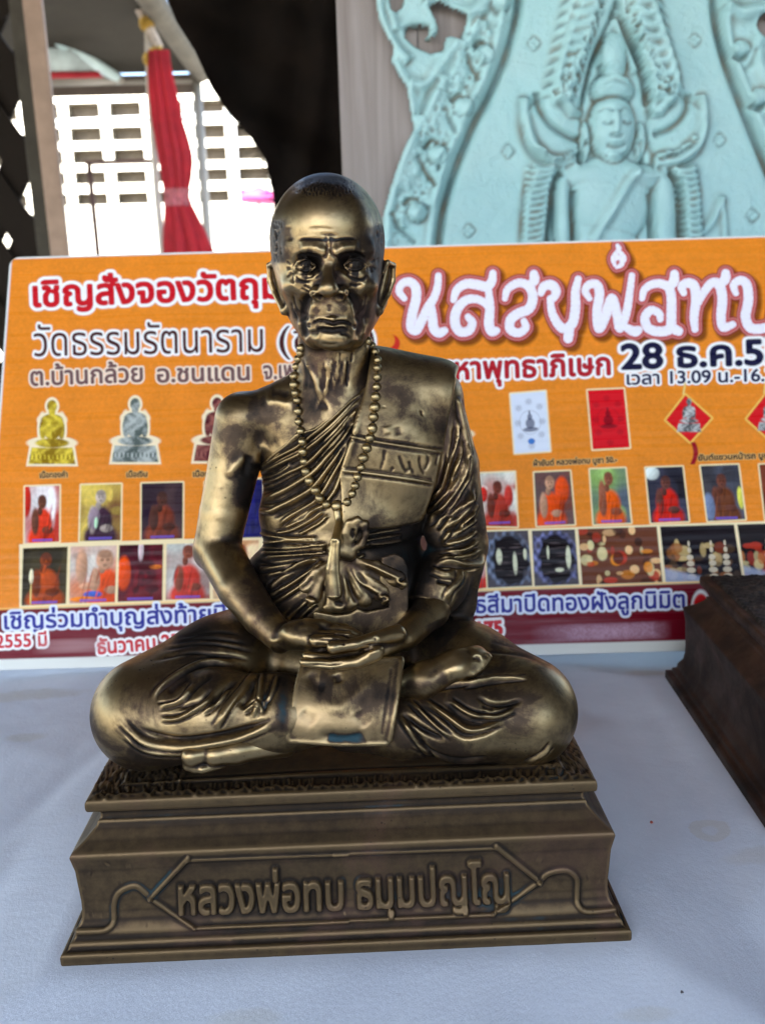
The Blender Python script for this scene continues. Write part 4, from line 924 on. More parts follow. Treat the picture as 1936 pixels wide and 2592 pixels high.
def quad(q, fn, halo=4, hc=None):
    """q = TL, TR, BR, BL in photo pixels; fn(a, b) -> (colour array), a to the right, b downwards"""
    q = np.array(q, float); W = win(q[:, 0].min()-8, q[:, 1].min()-8, q[:, 0].max()+8, q[:, 1].max()+8)
    if W is None: return
    X, Y = PX[W], PY[W]; d = poly2d(X.ravel().astype(f32), Y.ravel().astype(f32), q).reshape(X.shape)
    if halo: over(W, sm(d-halo, 1.5), s2(245, 222, 170) if hc is None else hc)
    e1 = q[1]-q[0]; e2 = q[3]-q[0]; det = e1[0]*e2[1]-e1[1]*e2[0]
    a = ((X-q[0, 0])*e2[1]-(Y-q[0, 1])*e2[0])/det; b = (e1[0]*(Y-q[0, 1])-e1[1]*(X-q[0, 0]))/det
    c = fn(a, b); m = sm(d, 1.0)[..., None]; IMG[W] = IMG[W]*(1-m)+np.clip(c, 0, 1)*m
def E2(a, b, cx, cy, rx, ry, s=.12): return np.clip(.5-(np.hypot((a-cx)/rx, (b-cy)/ry)-1)/s, 0, 1)[..., None]
def photo(bgA, bgB, robe_, skin, cx=.5, hy=.28, seed=0, capt=True, extra=None, hr=.13):
    def fn(a, b):
        r = np.random.default_rng(seed); k = np.clip(a*.5+b*.5+.2*np.sin(a*7+seed)+.2*np.sin(b*9+seed*2), 0, 1)[..., None]
        c = bgA*(1-k)+bgB*k
        for _ in range(7):
            x, y = r.uniform(0, 1, 2); m = E2(a, b, x, y, r.uniform(.06, .25), r.uniform(.05, .3), .5)*.7; c = c*(1-m)+(bgA*r.uniform(.3, 1.6)+bgB*.2)*m
        for (x, y, rx, ry, col) in [(cx, .92, .42, .24, robe_), (cx, .66, .30, .28, robe_), (cx-.20, .62, .11, .24, skin*.8), (cx+.16, .78, .16, .07, skin*.7), (cx-.06, hy+.16, .07, .08, skin*.6), (cx, hy, hr, hr*.95, skin)] + (extra or []):
            m = E2(a, b, x, y, rx, ry, .30); sh_ = (1.15-.55*np.clip((a-x)/rx*.5+(b-y)/ry*.35+.4, 0, 1))[..., None]; c = c*(1-m)+col*sh_*m
        for _ in range(8):
            x, y = r.uniform(.2, .8), r.uniform(.45, 1); m = E2(a+.3*(b-y), b, x, y, r.uniform(.015, .04), r.uniform(.06, .22), .8)*.6; c = c*(1-m)+robe_*r.choice([.3, .45, 1.4])*m
        m = E2(a, b, cx, hy-hr*.55, hr*.85, hr*.4, .5)*.7; c = c*(1-m)+skin*.35*m
        for dx, dy in ((-.3, .0), (.35, .0), (0, .5)): m = E2(a, b, cx+dx*hr, hy+dy*hr, hr*.22, hr*.13, .8)*.7; c = c*(1-m)+skin*.25*m
        c = c*(1+.10*np.sin(a*27+seed+4*np.sin(b*9))*np.sin(b*31+5*np.sin(a*7)+seed))[..., None]
        if capt:
            m = ((np.abs(b-.955) < .022) & (a > .22) & (a < .8)).astype(f32)[..., None]*.75; c = c*(1-m)+s2(110, 90, 190)*m
        return c*(1+.10*r.normal(0, 1, a.shape)[..., None])
    return fn
OR, RD, SK, SK2, DK = s2(235, 80, 25), s2(205, 40, 25), s2(120, 70, 50), s2(215, 160, 125), s2(25, 18, 22)
def zq(o, s, *p): return [(o[0]+x*s, o[1]+y*s) for x, y in p]
ZP = ((0, 980), .3995); ZR = ((1140, 960), .4818)
# cream strip behind the lower row
quad([(50, 1378), (560, 1362), (560, 1530), (50, 1545)], lambda a, b: np.broadcast_to(s2(242, 222, 175), a.shape+(3,)), 0)
quad([(560, 1362), (1225, 1342), (1225, 1506), (560, 1530)], lambda a, b: np.broadcast_to(s2(242, 222, 175), a.shape+(3,)), 0)
quad([(1214, 1342), (1975, 1318), (1975, 1482), (1222, 1506)], lambda a, b: np.broadcast_to(s2(242, 222, 175), a.shape+(3,)), 0)
quad(zq(*ZP, (162, 632), (380, 625), (378, 980), (160, 990)), photo(s2(225, 225, 220), s2(190, 60, 50), s2(225, 60, 30), SK, seed=1, extra=[(.04, .25, .14, .3, RD)]))
quad(zq(*ZP, (517, 622), (770, 615), (765, 970), (508, 978)), photo(s2(225, 195, 90), s2(120, 80, 50), s2(70, 45, 60), s2(200, 180, 165), cx=.5, hy=.22, seed=2, extra=[(.35, .6, .14, .2, s2(150, 130, 140)), (.4, .68, .05, .1, s2(190, 235, 190))]))
quad(zq(*ZP, (900, 612), (1160, 605), (1158, 960), (898, 968)), photo(s2(45, 30, 45), s2(80, 60, 60), s2(130, 60, 40), s2(90, 55, 45), seed=3))
quad(zq(*ZP, (1300, 605), (1560, 600), (1560, 958), (1300, 962)), photo(s2(60, 45, 70), s2(35, 30, 90), s2(150, 60, 30), SK, seed=4))
quad([(600, 1215), (665, 1213), (665, 1360), (600, 1362)], photo(s2(30, 30, 95), s2(40, 40, 110), s2(40, 40, 105), s2(40, 40, 90), seed=5, capt=False))
quad(zq(*ZP, (150, 1022), (432, 1012), (420, 1372), (140, 1385)), photo(s2(35, 30, 22), s2(80, 70, 45), s2(185, 75, 25), s2(130, 60, 30), cx=.52, hy=.22, seed=6, extra=[(.2, .5, .05, .13, s2(250, 235, 190)), (.2, .82, .02, .2, s2(230, 200, 120))]))
quad(zq(*ZP, (450, 1012), (742, 1003), (730, 1362), (442, 1372)), photo(s2(200, 205, 195), s2(225, 110, 40), OR, SK2, cx=.75, hy=.25, seed=7, hr=.19, extra=[(.25, .35, .13, .3, SK2*.9), (.4, .7, .2, .06, SK2), (.5, .85, .2, .06, s2(70, 100, 190)), (.3, .93, .3, .05, s2(240, 130, 40))]))
quad(zq(*ZP, (758, 1002), (1035, 995), (1030, 1352), (748, 1360)), photo(s2(60, 25, 35), s2(120, 35, 45), s2(115, 28, 35), s2(95, 30, 40), cx=.6, hy=.5, seed=8, hr=.25, extra=[(.12, .5, .16, .3, OR), (.5, .1, .06, .2, s2(225, 200, 200)), (.85, .4, .15, .04, s2(225, 120, 50))]))
quad(zq(*ZP, (1058, 995), (1330, 988), (1330, 1340), (1052, 1348)), photo(s2(190, 190, 180), s2(160, 70, 60), s2(205, 60, 45), s2(150, 80, 60), cx=.5, hy=.15, seed=9))
quad([(540, 1370), (655, 1367), (655, 1512), (540, 1516)], photo(s2(215, 190, 150), s2(200, 120, 60), s2(225, 140, 50), s2(170, 60, 40), cx=.55, hy=.25, seed=10, hr=.2))
for i, x in enumerate((690, 810, 930, 1050)): quad([(x, 1366-i*3), (x+112, 1363-i*3), (x+112, 1508-i*3), (x, 1512-i*3)], photo(s2(90, 60, 50), DK, OR, SK, seed=20+i))
quad([(1188, 1350), (1222, 1349), (1230, 1488), (1190, 1492)], photo(s2(225, 200, 190), RD, RD, RD, seed=12, capt=False), 2)
quad(zq(*ZR, (145, 497), (335, 488), (350, 775), (160, 772)), photo(s2(215, 220, 205), s2(190, 70, 60), s2(180, 60, 45), s2(125, 60, 45), seed=31, extra=[(.1, .4, .12, .15, s2(220, 50, 40)), (.8, .45, .12, .2, s2(205, 60, 50))]))
quad(zq(*ZR, (438, 492), (625, 483), (650, 762), (452, 772)), photo(s2(90, 80, 80), s2(120, 70, 60), OR, SK2, seed=32, cx=.42, hy=.2, extra=[(.75, .35, .2, .25, OR)]))
quad(zq(*ZR, (730, 475), (915, 468), (945, 755), (750, 763)), photo(s2(140, 175, 90), s2(90, 100, 110), s2(240, 95, 25), s2(160, 95, 70), seed=33, cx=.5, hy=.18, extra=[(.3, .45, .1, .25, s2(160, 95, 70))]))
quad(zq(*ZR, (1022, 467), (1215, 460), (1248, 746), (1050, 755)), photo(s2(60, 60, 75), DK, s2(215, 40, 25), s2(110, 65, 55), seed=34, extra=[(.15, .1, .2, .12, s2(225, 235, 225))]))
quad(zq(*ZR, (1310, 457), (1507, 450), (1545, 736), (1348, 746)), photo(s2(55, 50, 50), s2(90, 95, 110), s2(115, 65, 40), s2(120, 70, 55), seed=35, extra=[(.95, .6, .08, .2, s2(230, 225, 90)), (.1, .75, .15, .25, s2(120, 135, 165))]))
quad(zq(*ZR, (1618, 450), (1820, 444), (1850, 728), (1650, 737)), photo(s2(120, 60, 40), DK, s2(150, 60, 35), SK, seed=36))
def arch(seed, rim):
    def fn(a, b):
        r = np.random.default_rng(seed); c = np.broadcast_to(s2(80, 75, 80), a.shape+(3,))*1.0
        jj = .05*np.sin(b*23+seed)+.04*np.sin(a*31); m = E2(a+jj, b+jj, .5, .5, .48, .50, .3); c = c*(1-m)+rim*(.55+.45*np.sin(a*33)*np.sin(b*29))[..., None]*m; m = E2(a+jj*.6, b, .54, .52, .42, .46, .2); c = c*(1-m)+s2(28, 22, 24)*m
        for x, y, rx, ry in (((.3, .45, .07, .14), (.66, .58, .05, .2), (.9, .42, .04, .1)) if seed == 41 else ((.35, .40, .03, .12), (.82, .50, .06, .2), (.6, .72, .10, .04))): m = E2(a, b, x, y, rx, ry, .3); c = c*(1-m)+s2(215, 215, 180)*m
        for _ in range(16): m = E2(a, b, *r.uniform(.2, .8, 2), .12, .012, .6)*.35; c = c*(1-m)+s2(110, 95, 95)*m
        return c*(1+.12*r.normal(0, 1, a.shape)[..., None])
    return fn
def stall(seed, base, cols, n=30, tower=True):
    def fn(a, b):
        r = np.random.default_rng(seed); c = np.broadcast_to(base, a.shape+(3,))*1.0
        for _ in range(n):
            col = cols[r.integers(len(cols))]; m = E2(a, b, r.uniform(0, 1), r.uniform(.3, 1) if tower else r.uniform(0, 1), r.uniform(.02, .09), r.uniform(.03, .13), .3)*r.uniform(.5, 1); c = c*(1-m)+col*m
        if tower:
            for x in (.36, .66, .85):
                for y, w in ((.3, .015), (.42, .025), (.55, .045), (.66, .05), (.78, .06), (.9, .06)): m = E2(a, b, x, y+.02, w, .05, .2); c = c*(1-m)+(s2(205, 190, 160) if int(y*50) % 2 else s2(170, 180, 195))*m
            m = np.clip(.5-(b-(.75+a*.35))*-14, 0, 1)*(a < .5); c = c*(1-m[..., None]*.8)+s2(170, 180, 205)*m[..., None]*.8
        return c*(1+.12*r.normal(0, 1, a.shape)[..., None])
    return fn
quad(zq(*ZR, (178, 802), (405, 795), (428, 1085), (195, 1096)), arch(41, s2(150, 165, 195)), 0)
quad(zq(*ZR, (425, 797), (650, 790), (673, 1077), (440, 1087)), arch(42, s2(150, 155, 215)), 0)
quad(zq(*ZR, (668, 788), (1080, 775), (1110, 1066), (690, 1080)), stall(43, s2(105, 60, 40), [s2(235, 140, 40), s2(225, 210, 150), s2(190, 60, 40), s2(60, 35, 25), s2(240, 190, 130)], 46, False), 0)
quad(zq(*ZR, (1098, 775), (1485, 764), (1530, 1055), (1128, 1066)), stall(44, s2(28, 20, 24), [s2(150, 90, 45), s2(80, 60, 40), s2(200, 170, 110), s2(110, 50, 30)], 46), 0)
quad(zq(*ZR, (1502, 764), (1890, 752), (1930, 1040), (1545, 1054)), stall(45, s2(30, 22, 22), [s2(190, 110, 50), s2(210, 190, 130), s2(170, 50, 30)], 46), 0)
def card(base, ink, dot=None):
    def fn(a, b):
        c = np.broadcast_to(base, a.shape+(3,))*1.0; r = np.random.default_rng(3)
        for x, y, rx, ry in ((.5, .62, .22, .04), (.5, .52, .13, .09), (.5, .41, .07, .05), (.5, .34, .03, .04)): m = E2(a, b, x, y, rx, ry, .3)*.75; c = c*(1-m)+ink*m
        ring = np.clip(1-np.abs(np.hypot((a-.5)/.3, (b-.5)/.2)-1)*14, 0, 1)[..., None]*.3; c = c*(1-ring)+ink*ring
        for x, y in ((.2, .25), (.5, .15), (.8, .25), (.15, .5), (.85, .5), (.2, .72), (.8, .72), (.5, .9)): m = E2(a, b, x, y, .09, .05, .8)*(.15+.3*(np.sin(a*90)*np.sin(b*80) > 0)[..., None]); c = c*(1-m)+ink*m
        if dot is not None: m = E2(a, b, .5, .82, .10, .05, .3); c = c*(1-m)+dot*m
        return c
    return fn
quad([(1291, 998), (1379, 991), (1391, 1142), (1302, 1148)], card(s2(218, 225, 238), s2(60, 65, 90), s2(70, 120, 190)))
quad([(1486, 989), (1577, 985), (1592, 1133), (1499, 1138)], card(s2(215, 30, 40), s2(110, 15, 30)))
for dx, dy in ((0, 0), (204, -3)):
    quad([(1733+dx, 1001+dy), (1798+dx, 1059+dy), (1745+dx, 1119+dy), (1684+dx, 1064+dy)], lambda a, b: np.broadcast_to(s2(215, 32, 38), a.shape+(3,)), 5, s2(240, 190, 90))
    figure(1742+dx, 1094+dy, 62, 72, (s2(90, 90, 90), s2(200, 200, 195)), False)
    W = win(1700+dx, 970+dy, 1800+dx, 1190+dy)
    if W:
        X, Y = PX[W]-dx, PY[W]-dy
        over(W, sm(np.abs(X-1730-(985-Y)*.15)-2.5)*(Y < 1000)*(Y > 965), s2(235, 205, 120)); over(W, sm(np.abs(X-1752-7*np.sin((Y-1120)*.06))-6)*(Y > 1120)*(Y < 1176), s2(150, 30, 40))
# maroon band with the lower lettering
W = (slice(None), slice(None)); line = lambda x0, y0, x1, y1: (PY-(y0+(PX-x0)*(y1-y0)/(x1-x0)))
over(W, sm(-line(0, 1540, 1740, 1472), 2)*sm(line(0, 1543, 1740, 1475)+0, 2), s2(245, 200, 120))
mb = sm(-line(0, 1545, 1740, 1477), 2); over(W, mb, s2(112, 18, 34)); IMG *= 1+(.04*NF*mb)[..., None]
BL = s2(46, 50, 140)
text("เชิญร่วมทำบุญส่งท้ายปีเก่า", (14, 1592), (652, 1570), 33, BL, 2, 6, s2(225, 232, 245)); text("พุทธสีมาปิดทองฝังลูกนิมิต", (1128, 1553), (1731, 1537), 33, BL, 2, 6, s2(225, 232, 245))
text("2555 มี", (-8, 1640), (120, 1634), 26, RED, 2, 6, WH); text("ธันวาคม 2555 มี", (250, 1655), (540, 1632), 28, RED, 2.5, 6, WH); text("02-175", (1140, 1614), (1270, 1606), 28, RED, 4, 7, WH)
W = win(1740, 1490, 1815, 1600); X, Y = PX[W], PY[W]
for r_, c_ in ((1.28, WH), (1.0, s2(215, 35, 40)), (.33, WH)): over(W, sm((np.hypot((X-1772)/(20 if r_ > .5 else 11), (Y-1540)/37)-r_)*18), c_)
wm = win(1270, 1570, 1745, 1650)                                      # pale, washed out patch of print near the lower edge
over(wm, np.clip((1-np.abs((PY[wm]-1600+.03*(PX[wm]-1500))/24)**4), 0, 1)*np.clip((PX[wm]-1340)/120, 0, 1)*np.clip((1700-PX[wm])/50, 0, 1)*.62*(1+.5*NZ[wm]), s2(195, 160, 180))
wm = win(80, 1590, 420, 1680); over(wm, np.clip((1-np.abs((PY[wm]-1632+.04*(PX[wm]-250))/20)**4), 0, 1)*np.clip(1-np.abs((PX[wm]-190)/110)**2, 0, 1)*.5, s2(190, 150, 150))
edge_w = np.minimum(uu-U0, np.minimum(H1-vv, U1-uu)); over((slice(None), slice(None)), sm((edge_w-.13)*40, 1.5), s2(225, 225, 222))
over((slice(None), slice(None)), sm((vv-.52)*40, 1.5), s2(222, 224, 215))
im = bpy.data.images.new('poster_print', nxp, nyp, float_buffer=True, is_data=False); im.colorspace_settings.name = 'Non-Color'
buf = np.ones(SH+(4,), f32); buf[..., :3] = np.clip(IMG, 0, 1); im.pixels.foreach_set(buf.ravel()); im.update(); im.pack()
# board body with rounded corners, print surface on its front
def rounded(u0, v0, u1, v1, r, n=8):
    pts = []
    for cx, cy, a in ((u1-r, v0+r, -90), (u1-r, v1-r, 0), (u0+r, v1-r, 90), (u0+r, v0+r, 180)):
        for k in range(n+1): q = math.radians(a+90*k/n); pts.append((cx+r*math.cos(q), cy+r*math.sin(q)))
    return pts
bm = bmesh.new(); pts = rounded(U0, 0, U1, H1, .55); fr = [bm.verts.new((x*.01, y*.01, 0)) for x, y in pts]; bk = [bm.verts.new((x*.01, y*.01, -.0035)) for x, y in pts]
bm.faces.new(bk[::-1]); ff = bm.faces.new(fr)
for i in range(len(fr)): bm.faces.new((fr[i], bk[i], bk[(i+1) % len(fr)], fr[(i+1) % len(fr)]))
me = bpy.data.meshes.new('corrugated_board'); bm.to_mesh(me); bm.free(); link('corrugated_board', me, board, plain('white_corrugated_plastic', (.72, .73, .70), .45, 0, .05))
bm = bmesh.new(); pts = rounded(U0+.03, .03, U1-.03, H1-.03, .52); fr = [bm.verts.new((x*.01, y*.01, .0002)) for x, y in pts]; f = bm.faces.new(fr)
uvl = bm.loops.layers.uv.new('UVMap')
for l in f.loops: l[uvl].uv = ((l.vert.co.x*100-U0)/(U1-U0), l.vert.co.y*100/H1)
me = bpy.data.meshes.new('printed_sheet'); bm.to_mesh(me); bm.free()
m, N, L, b = new_mat('poster_print'); tx = N.new('ShaderNodeTexImage'); tx.image = im; tx.interpolation = 'Cubic'
L.new(tx.outputs[0], b.inputs['Base Color']); b.inputs['Roughness'].default_value = .30; b.inputs['Specular IOR Level'].default_value = .2
co = N.new('ShaderNodeTexCoord').outputs['Object']; mp = N.new('ShaderNodeMapping'); L.new(co, mp.inputs[0]); mp.inputs['Scale'].default_value = (9, 260, 1)
n1 = noise(N, L, 1.0, 3, .6, mp.outputs[0]); wv = N.new('ShaderNodeTexWave'); wv.bands_direction = 'Y'; wv.inputs['Scale'].default_value = 62; wv.inputs['Distortion'].default_value = 1.5; wv.inputs['Detail'].default_value = 2; L.new(co, wv.inputs[0])
n2 = noise(N, L, 30, 3, .5, co)
hgt = math_(N, L, 'MULTIPLY_ADD', wv.outputs['Fac'], math_(N, L, 'MULTIPLY', ramp(N, L, n2.outputs[0], [(.45, .05), (.62, 1.0)]).outputs[0], .8), n1.outputs[0])
bump(N, L, hgt, .12, .0012, b)
L.new(ramp(N, L, n1.outputs[0], [(.35, .42), (.6, .24)]).outputs[0], b.inputs['Roughness'])
link('printed_sheet', me, board, m)
# a wooden strut behind, so that the board has something to lean on
pr = empty('prop_block', (6, 27.2, 0), label='plain wooden block on the table that the poster board leans against', cat='block')
boxes('block', [((0, 0, 8.6), (14, 6, 17.2))], pr, plain('dark_wood', (.12, .08, .05), .7), .2)
# ---------------------------------------------------------------- table and cloth
GZ = -76.0
tb = empty('table', (0, 8, -1.2), label='long trestle table hidden under the pale cloth, its legs on the concrete', cat='table')
wood = plain('table_wood', (.22, .15, .09), .6)
boxes('tabletop', [((0, 0, -1.3), (190, 88, 2.4))], tb, wood, .2)
for sx in (-1, 1):
    for sy in (-1, 1): boxes('leg', [((sx*88, sy*38, -38.6), (5, 5, 72.2))], tb, wood, .2)
nxc, nyc = 520, 260
gx = np.linspace(-95.6, 95.6, nxc); gy = np.linspace(-37, 53, nyc)
# finer spacing in front of the camera
gx = np.sign(gx)*(np.abs(gx)/95.6)**1.8*95.6; X, Y = np.meshgrid(gx, gy)
def wr(X, Y):
    r = np.random.default_rng(11); z = np.zeros_like(X)
    for i in range(26):
        a = r.uniform(0, math.pi); s = r.uniform(.12, .75); p = r.uniform(0, 6.28)
        z += .02/s**.6*np.sin((X*math.cos(a)+Y*math.sin(a))*s+p+.8*np.sin(X*.11+p)+.7*np.sin(Y*.13-p))
    return z
Zc = wr(X, Y)*.95; Zc -= Zc.max()
rc_ = np.random.default_rng(23)
for _ in range(34):
    a = rc_.uniform(0, math.pi); cx_, cy_ = rc_.uniform(-30, 30), rc_.uniform(-22, 16); l = rc_.uniform(4, 14); wd2 = rc_.uniform(.35, 1.5)
    ex, ey = math.cos(a)*l, math.sin(a)*l; t = np.clip(((X-cx_)*ex+(Y-cy_)*ey)/(ex*ex+ey*ey), -.0, 1); bend = .6*np.sin(t*3.1)
    D = np.hypot(X-cx_-t*ex+bend*math.sin(a), Y-cy_-t*ey-bend*math.cos(a)); Zc += rc_.choice([-1, 1])*rc_.uniform(.03, .085)*wd2**.6*np.exp(-(D/wd2)**2)*np.sin(np.pi*t)**.5
Zc -= max(0, Zc.max())
for cx, cy, w, d in ((0, 0, 8.2, 5.6), (cc[0], cc[1], 9.8, 6.8)):        # flat where the heavy pedestals press it down
    dd = np.maximum(np.abs(X-cx)-w, np.abs(Y-cy)-d); k = np.clip(dd/3, 0, 1); Zc = Zc*k
for cxa, cya, cxb, cyb, h in ((-18, -14, -9.5, 9, .10), (9.5, -18, 13, 8, .09), (-3, -16, 10, -13, .08), (10, -12, 30, -6, .08)):   # pressed creases
    ex, ey = cxb-cxa, cyb-cya; t = np.clip(((X-cxa)*ex+(Y-cya)*ey)/(ex*ex+ey*ey), 0, 1)
    D = np.hypot(X-cxa-t*ex, Y-cya-t*ey); Zc -= 1.5*h*np.exp(-(D/.55)**2)*.6
Zc = np.minimum(Zc, -.004)
edge = np.maximum(np.abs(X)-95, np.maximum(-35.8-Y, Y-52)); Zc = np.where(edge > 0, -9+.5*np.sin(X*.4+Y*.5), Zc)
ii = np.arange(nyc-1)[:, None]*nxc+np.arange(nxc-1)[None]
me = mesh_np('tablecloth', np.column_stack([X.ravel(), Y.ravel(), Zc.ravel()]), [np.stack([ii, ii+1, ii+nxc+1, ii+nxc], -1).reshape(-1, 4)])
m, N, L, b = new_mat('white_cotton'); co = N.new('ShaderNodeTexCoord').outputs['Object']
n1 = noise(N, L, 14, 6, .6, co, .5); n2 = noise(N, L, 5, 4, .55, co, 1.5)
base = mixc(N, L, ramp(N, L, n1.outputs[0], [(.34, 0.0), (.66, .9)]).outputs[0], (.67, .735, .83), (.55, .61, .71))
base = mixc(N, L, ramp(N, L, n2.outputs[0], [(.58, 0.0), (.74, .22)]).outputs[0], base, (.50, .50, .50))
def blob(x, y, rx, ry, col, a, ring=False, base=base):
    mp = N.new('ShaderNodeMapping'); L.new(co, mp.inputs[0]); mp.vector_type = 'TEXTURE'; mp.inputs['Location'].default_value = (x*.01, y*.01, 0); mp.inputs['Scale'].default_value = (rx*.01, ry*.01, 1000)
    nd = N.new('ShaderNodeVectorMath'); nd.operation = 'LENGTH'; L.new(mp.outputs[0], nd.inputs[0])
    nn = noise(N, L, 120, 3, .6, co); d = math_(N, L, 'MULTIPLY_ADD', math_(N, L, 'SUBTRACT', nn.outputs[0], .5), .8, nd.outputs['Value'])
    st = [(0, a*.15), (.32, a*.35), (.45, a), (.93, a*.9), (1.0, 0.0)] if ring else [(0, a), (.6, a*.8), (1.0, 0.0)]
    return mixc(N, L, ramp(N, L, d, st).outputs[0], base, col)
p = Z(1795, 2090, 0); base = blob(p[0], p[1], .72, .62, (.50, .48, .42), .42, True, base=base)
p = Z(1920, 2160, 0); base = blob(p[0], p[1], 1.2, .5, (.48, .44, .36), .3, base=base)
p = Z(620, 2560, 0); base = blob(p[0], p[1], 1.1, .35, (.50, .48, .38), .3, base=base)
p = Z(1640, 2545, 0); base = blob(p[0], p[1], .9, .25, (.52, .50, .40), .3, base=base)
p = Z(1640, 1690, 0); base = blob(p[0], p[1], 1.2, .8, (.46, .42, .36), .5, base=base)
p = Z(60, 1745, 0); base = blob(p[0], p[1], 3.2, .7, (.46, .44, .36), .5, base=base)
p = Z(60, 1850, 0); base = blob(p[0], p[1], 1.0, .5, (.46, .44, .36), .4, base=base)
L.new(base, b.inputs['Base Color']); b.inputs['Roughness'].default_value = .85
b.inputs['Sheen Weight'].default_value = .15
mp = N.new('ShaderNodeMapping'); L.new(co, mp.inputs[0]); mp.inputs['Rotation'].default_value = (0, 0, .7)
w1 = N.new('ShaderNodeTexWave'); w1.inputs['Scale'].default_value = 480; w1.inputs['Distortion'].default_value = 3; w1.inputs['Detail'].default_value = 1; L.new(mp.outputs[0], w1.inputs[0])
w2 = noise(N, L, 900, 3, .7, co)
hh = math_(N, L, 'MULTIPLY_ADD', w1.outputs['Fac'], .22, math_(N, L, 'MULTIPLY_ADD', w2.outputs[0], .7, math_(N, L, 'MULTIPLY', n1.outputs[0], 6)))
bump(N, L, hh, .45, .0004, b)
cl = link('tablecloth', me, None, m); tag(cl, 'pale bluish white cotton cloth with tan stains, spread under the statue', 'tablecloth')
def crumb(name, px, py, r, col, label):
    p = Z(px, py, 0); bm = bmesh.new(); bmesh.ops.create_icosphere(bm, subdivisions=2, radius=r*.01)
    for v in bm.verts: v.co *= 1+.35*math.sin(v.co.x*9000+v.co.y*7000); v.co.z *= .6
    me = bpy.data.meshes.new(name); bm.to_mesh(me); bm.free(); o = link(name, me, None, plain(name+'_colour', col, .7)); o.location = (p[0]*.01, p[1]*.01, r*.003); tag(o, label, 'crumb')
crumb('red_crumb', 1648, 2082, .05, (.28, .05, .03), 'tiny red brown crumb on the cloth above the ring stain')
crumb('dark_crumb', 1725, 2512, .04, (.06, .06, .07), 'tiny dark speck on the cloth near the bottom right of the photo')

# ---------------------------------------------------------------- carved panel behind
RY = 45.0
ZA, ZB_ = ((830, 0), .3935), ((1300, 0), .385)
LPn = Layer(800, -220, 2400, 900); LPn.S = 3.0
def pz(o, s, t): v = [float(x) for x in t.replace(',', ' ').split()]; return [(o[0]+v[i]*s, o[1]+v[i+1]*s) for i in range(0, len(v), 2)]
LPn.many(*ZA, [("1260,-500 1240,-250 1215,0 1195,150 1130,380 1030,620 940,790 850,1000 770,1230 720,1450 700,1700", 15, -.55), ("1150,-500 1120,0 1090,200 1040,400 900,700 790,950 690,1250 640,1650", 13, .22),
    ("760,500 600,790 480,1050 400,1350 380,1650", 14, .22), ("330,-300 330,20 350,160 420,310 520,420", 17, .35), ("420,-200 400,60 440,220", 14, .25), ("1060,-60 980,60 880,120 760,100 700,30", 22, .40),
    ("620,30 700,120 720,210 650,255", 16, .30), ("420,420 500,560 540,760", 20, .25), ("520,560 640,560 720,440 840,270", 18, .25), ("700,520 640,620 600,760", 14, -.2),
    ("930,330 960,290 1010,300", 8, -.3), ("780,670 830,630 865,650", 8, -.3), ("610,970 660,920 705,935", 8, -.3), ("480,1330 530,1285 580,1295", 8, -.3), ("900,250 850,420 800,560", 26, .16), ("720,600 690,760 640,880", 26, .16), ("560,880 530,1080 470,1230", 26, .16), ("960,420 1010,520 960,640", 18, .14), ("800,760 850,860 800,980", 18, .14), ("650,1080 700,1200 640,1330", 18, .14),
    ("880,330 900,420 960,540", 10, -.2), ("740,700 780,790 820,880", 10, -.2), ("570,1010 620,1110 690,1210", 10, -.2), ("400,1370 450,1470 560,1570", 10, -.2), ("1000,160 940,220 900,300", 14, .2)], t0=.02, t1=.02)
LPn.many(*ZB_, [("1290,-400 1290,0 1310,200 1370,430 1470,700 1560,930 1660,1180 1720,1350 1760,1650", 15, -.55), ("1350,-200 1370,200 1430,430 1530,680 1620,900 1720,1150", 12, .2), ("1350,60 1450,110 1600,90 1800,120", 22, .4), ("1640,200 1560,330 1600,500 1720,700", 18, .25),
    ("1410,390 1450,410 1500,385", 10, -.4), ("1520,710 1570,735 1620,700", 10, -.4), ("1480,480 1530,430 1560,340", 10, -.2),
    # flame-shaped aureole: two ribbed bands
    ("640,40 590,180 500,380 450,560 400,760", 10, -.35), ("640,60 700,230 780,400 830,560 850,720", 10, -.35), ("610,150 560,300 530,460", 12, .25), ("640,150 700,330 770,500", 12, .25),
    ("60,660 55,820 110,980 240,1090 400,1070", 16, .5), ("130,620 150,740 220,850 330,920 420,940", 12, -.35), ("1195,640 1210,820 1160,980 1030,1080 880,1090", 16, .5), ("1120,630 1090,760 1000,860 880,910", 12, -.35),
    ("300,1150 230,1240 200,1600", 9, -.45), ("980,1150 1050,1250 1070,1600", 9, -.45), ("390,1090 450,950", 10, -.4), ("820,1100 790,950", 10, -.4),
    ("360,1260 350,1400 370,1650", 12, -.4), ("850,1280 870,1450 880,1650", 10, -.35), ("790,1120 690,1250 600,1400 480,1600", 14, .28), ("760,1160 860,1180 940,1160", 14, .15),
    # face: brows, closed lids, nose, mouth
    ("510,770 560,745 600,775", 6, -.12), ("640,775 680,745 740,770", 6, -.12), ("530,840 565,855 595,840", 6, -.14), ("655,840 690,855 725,838", 6, -.14), ("612,770 615,880 600,920", 9, .22), ("570,925 615,935 660,925", 7, -.12), ("560,985 615,1000 680,982", 8, -.15), ("575,970 620,960 665,970", 7, .1),
    ("500,690 610,670 740,690", 9, -.15), ("540,620 610,600 700,620", 8, .15), ("520,560 610,540 720,560", 8, .15), ("560,480 610,465 670,480", 8, .12), ("560,1050 620,1070 690,1050", 9, -.2),
    ("1330,1300 1300,1400 1260,1480 1200,1540", 12, .25), ("1330,1300 1350,1450 1360,1600", 8, .2)], t0=.02, t1=.02)
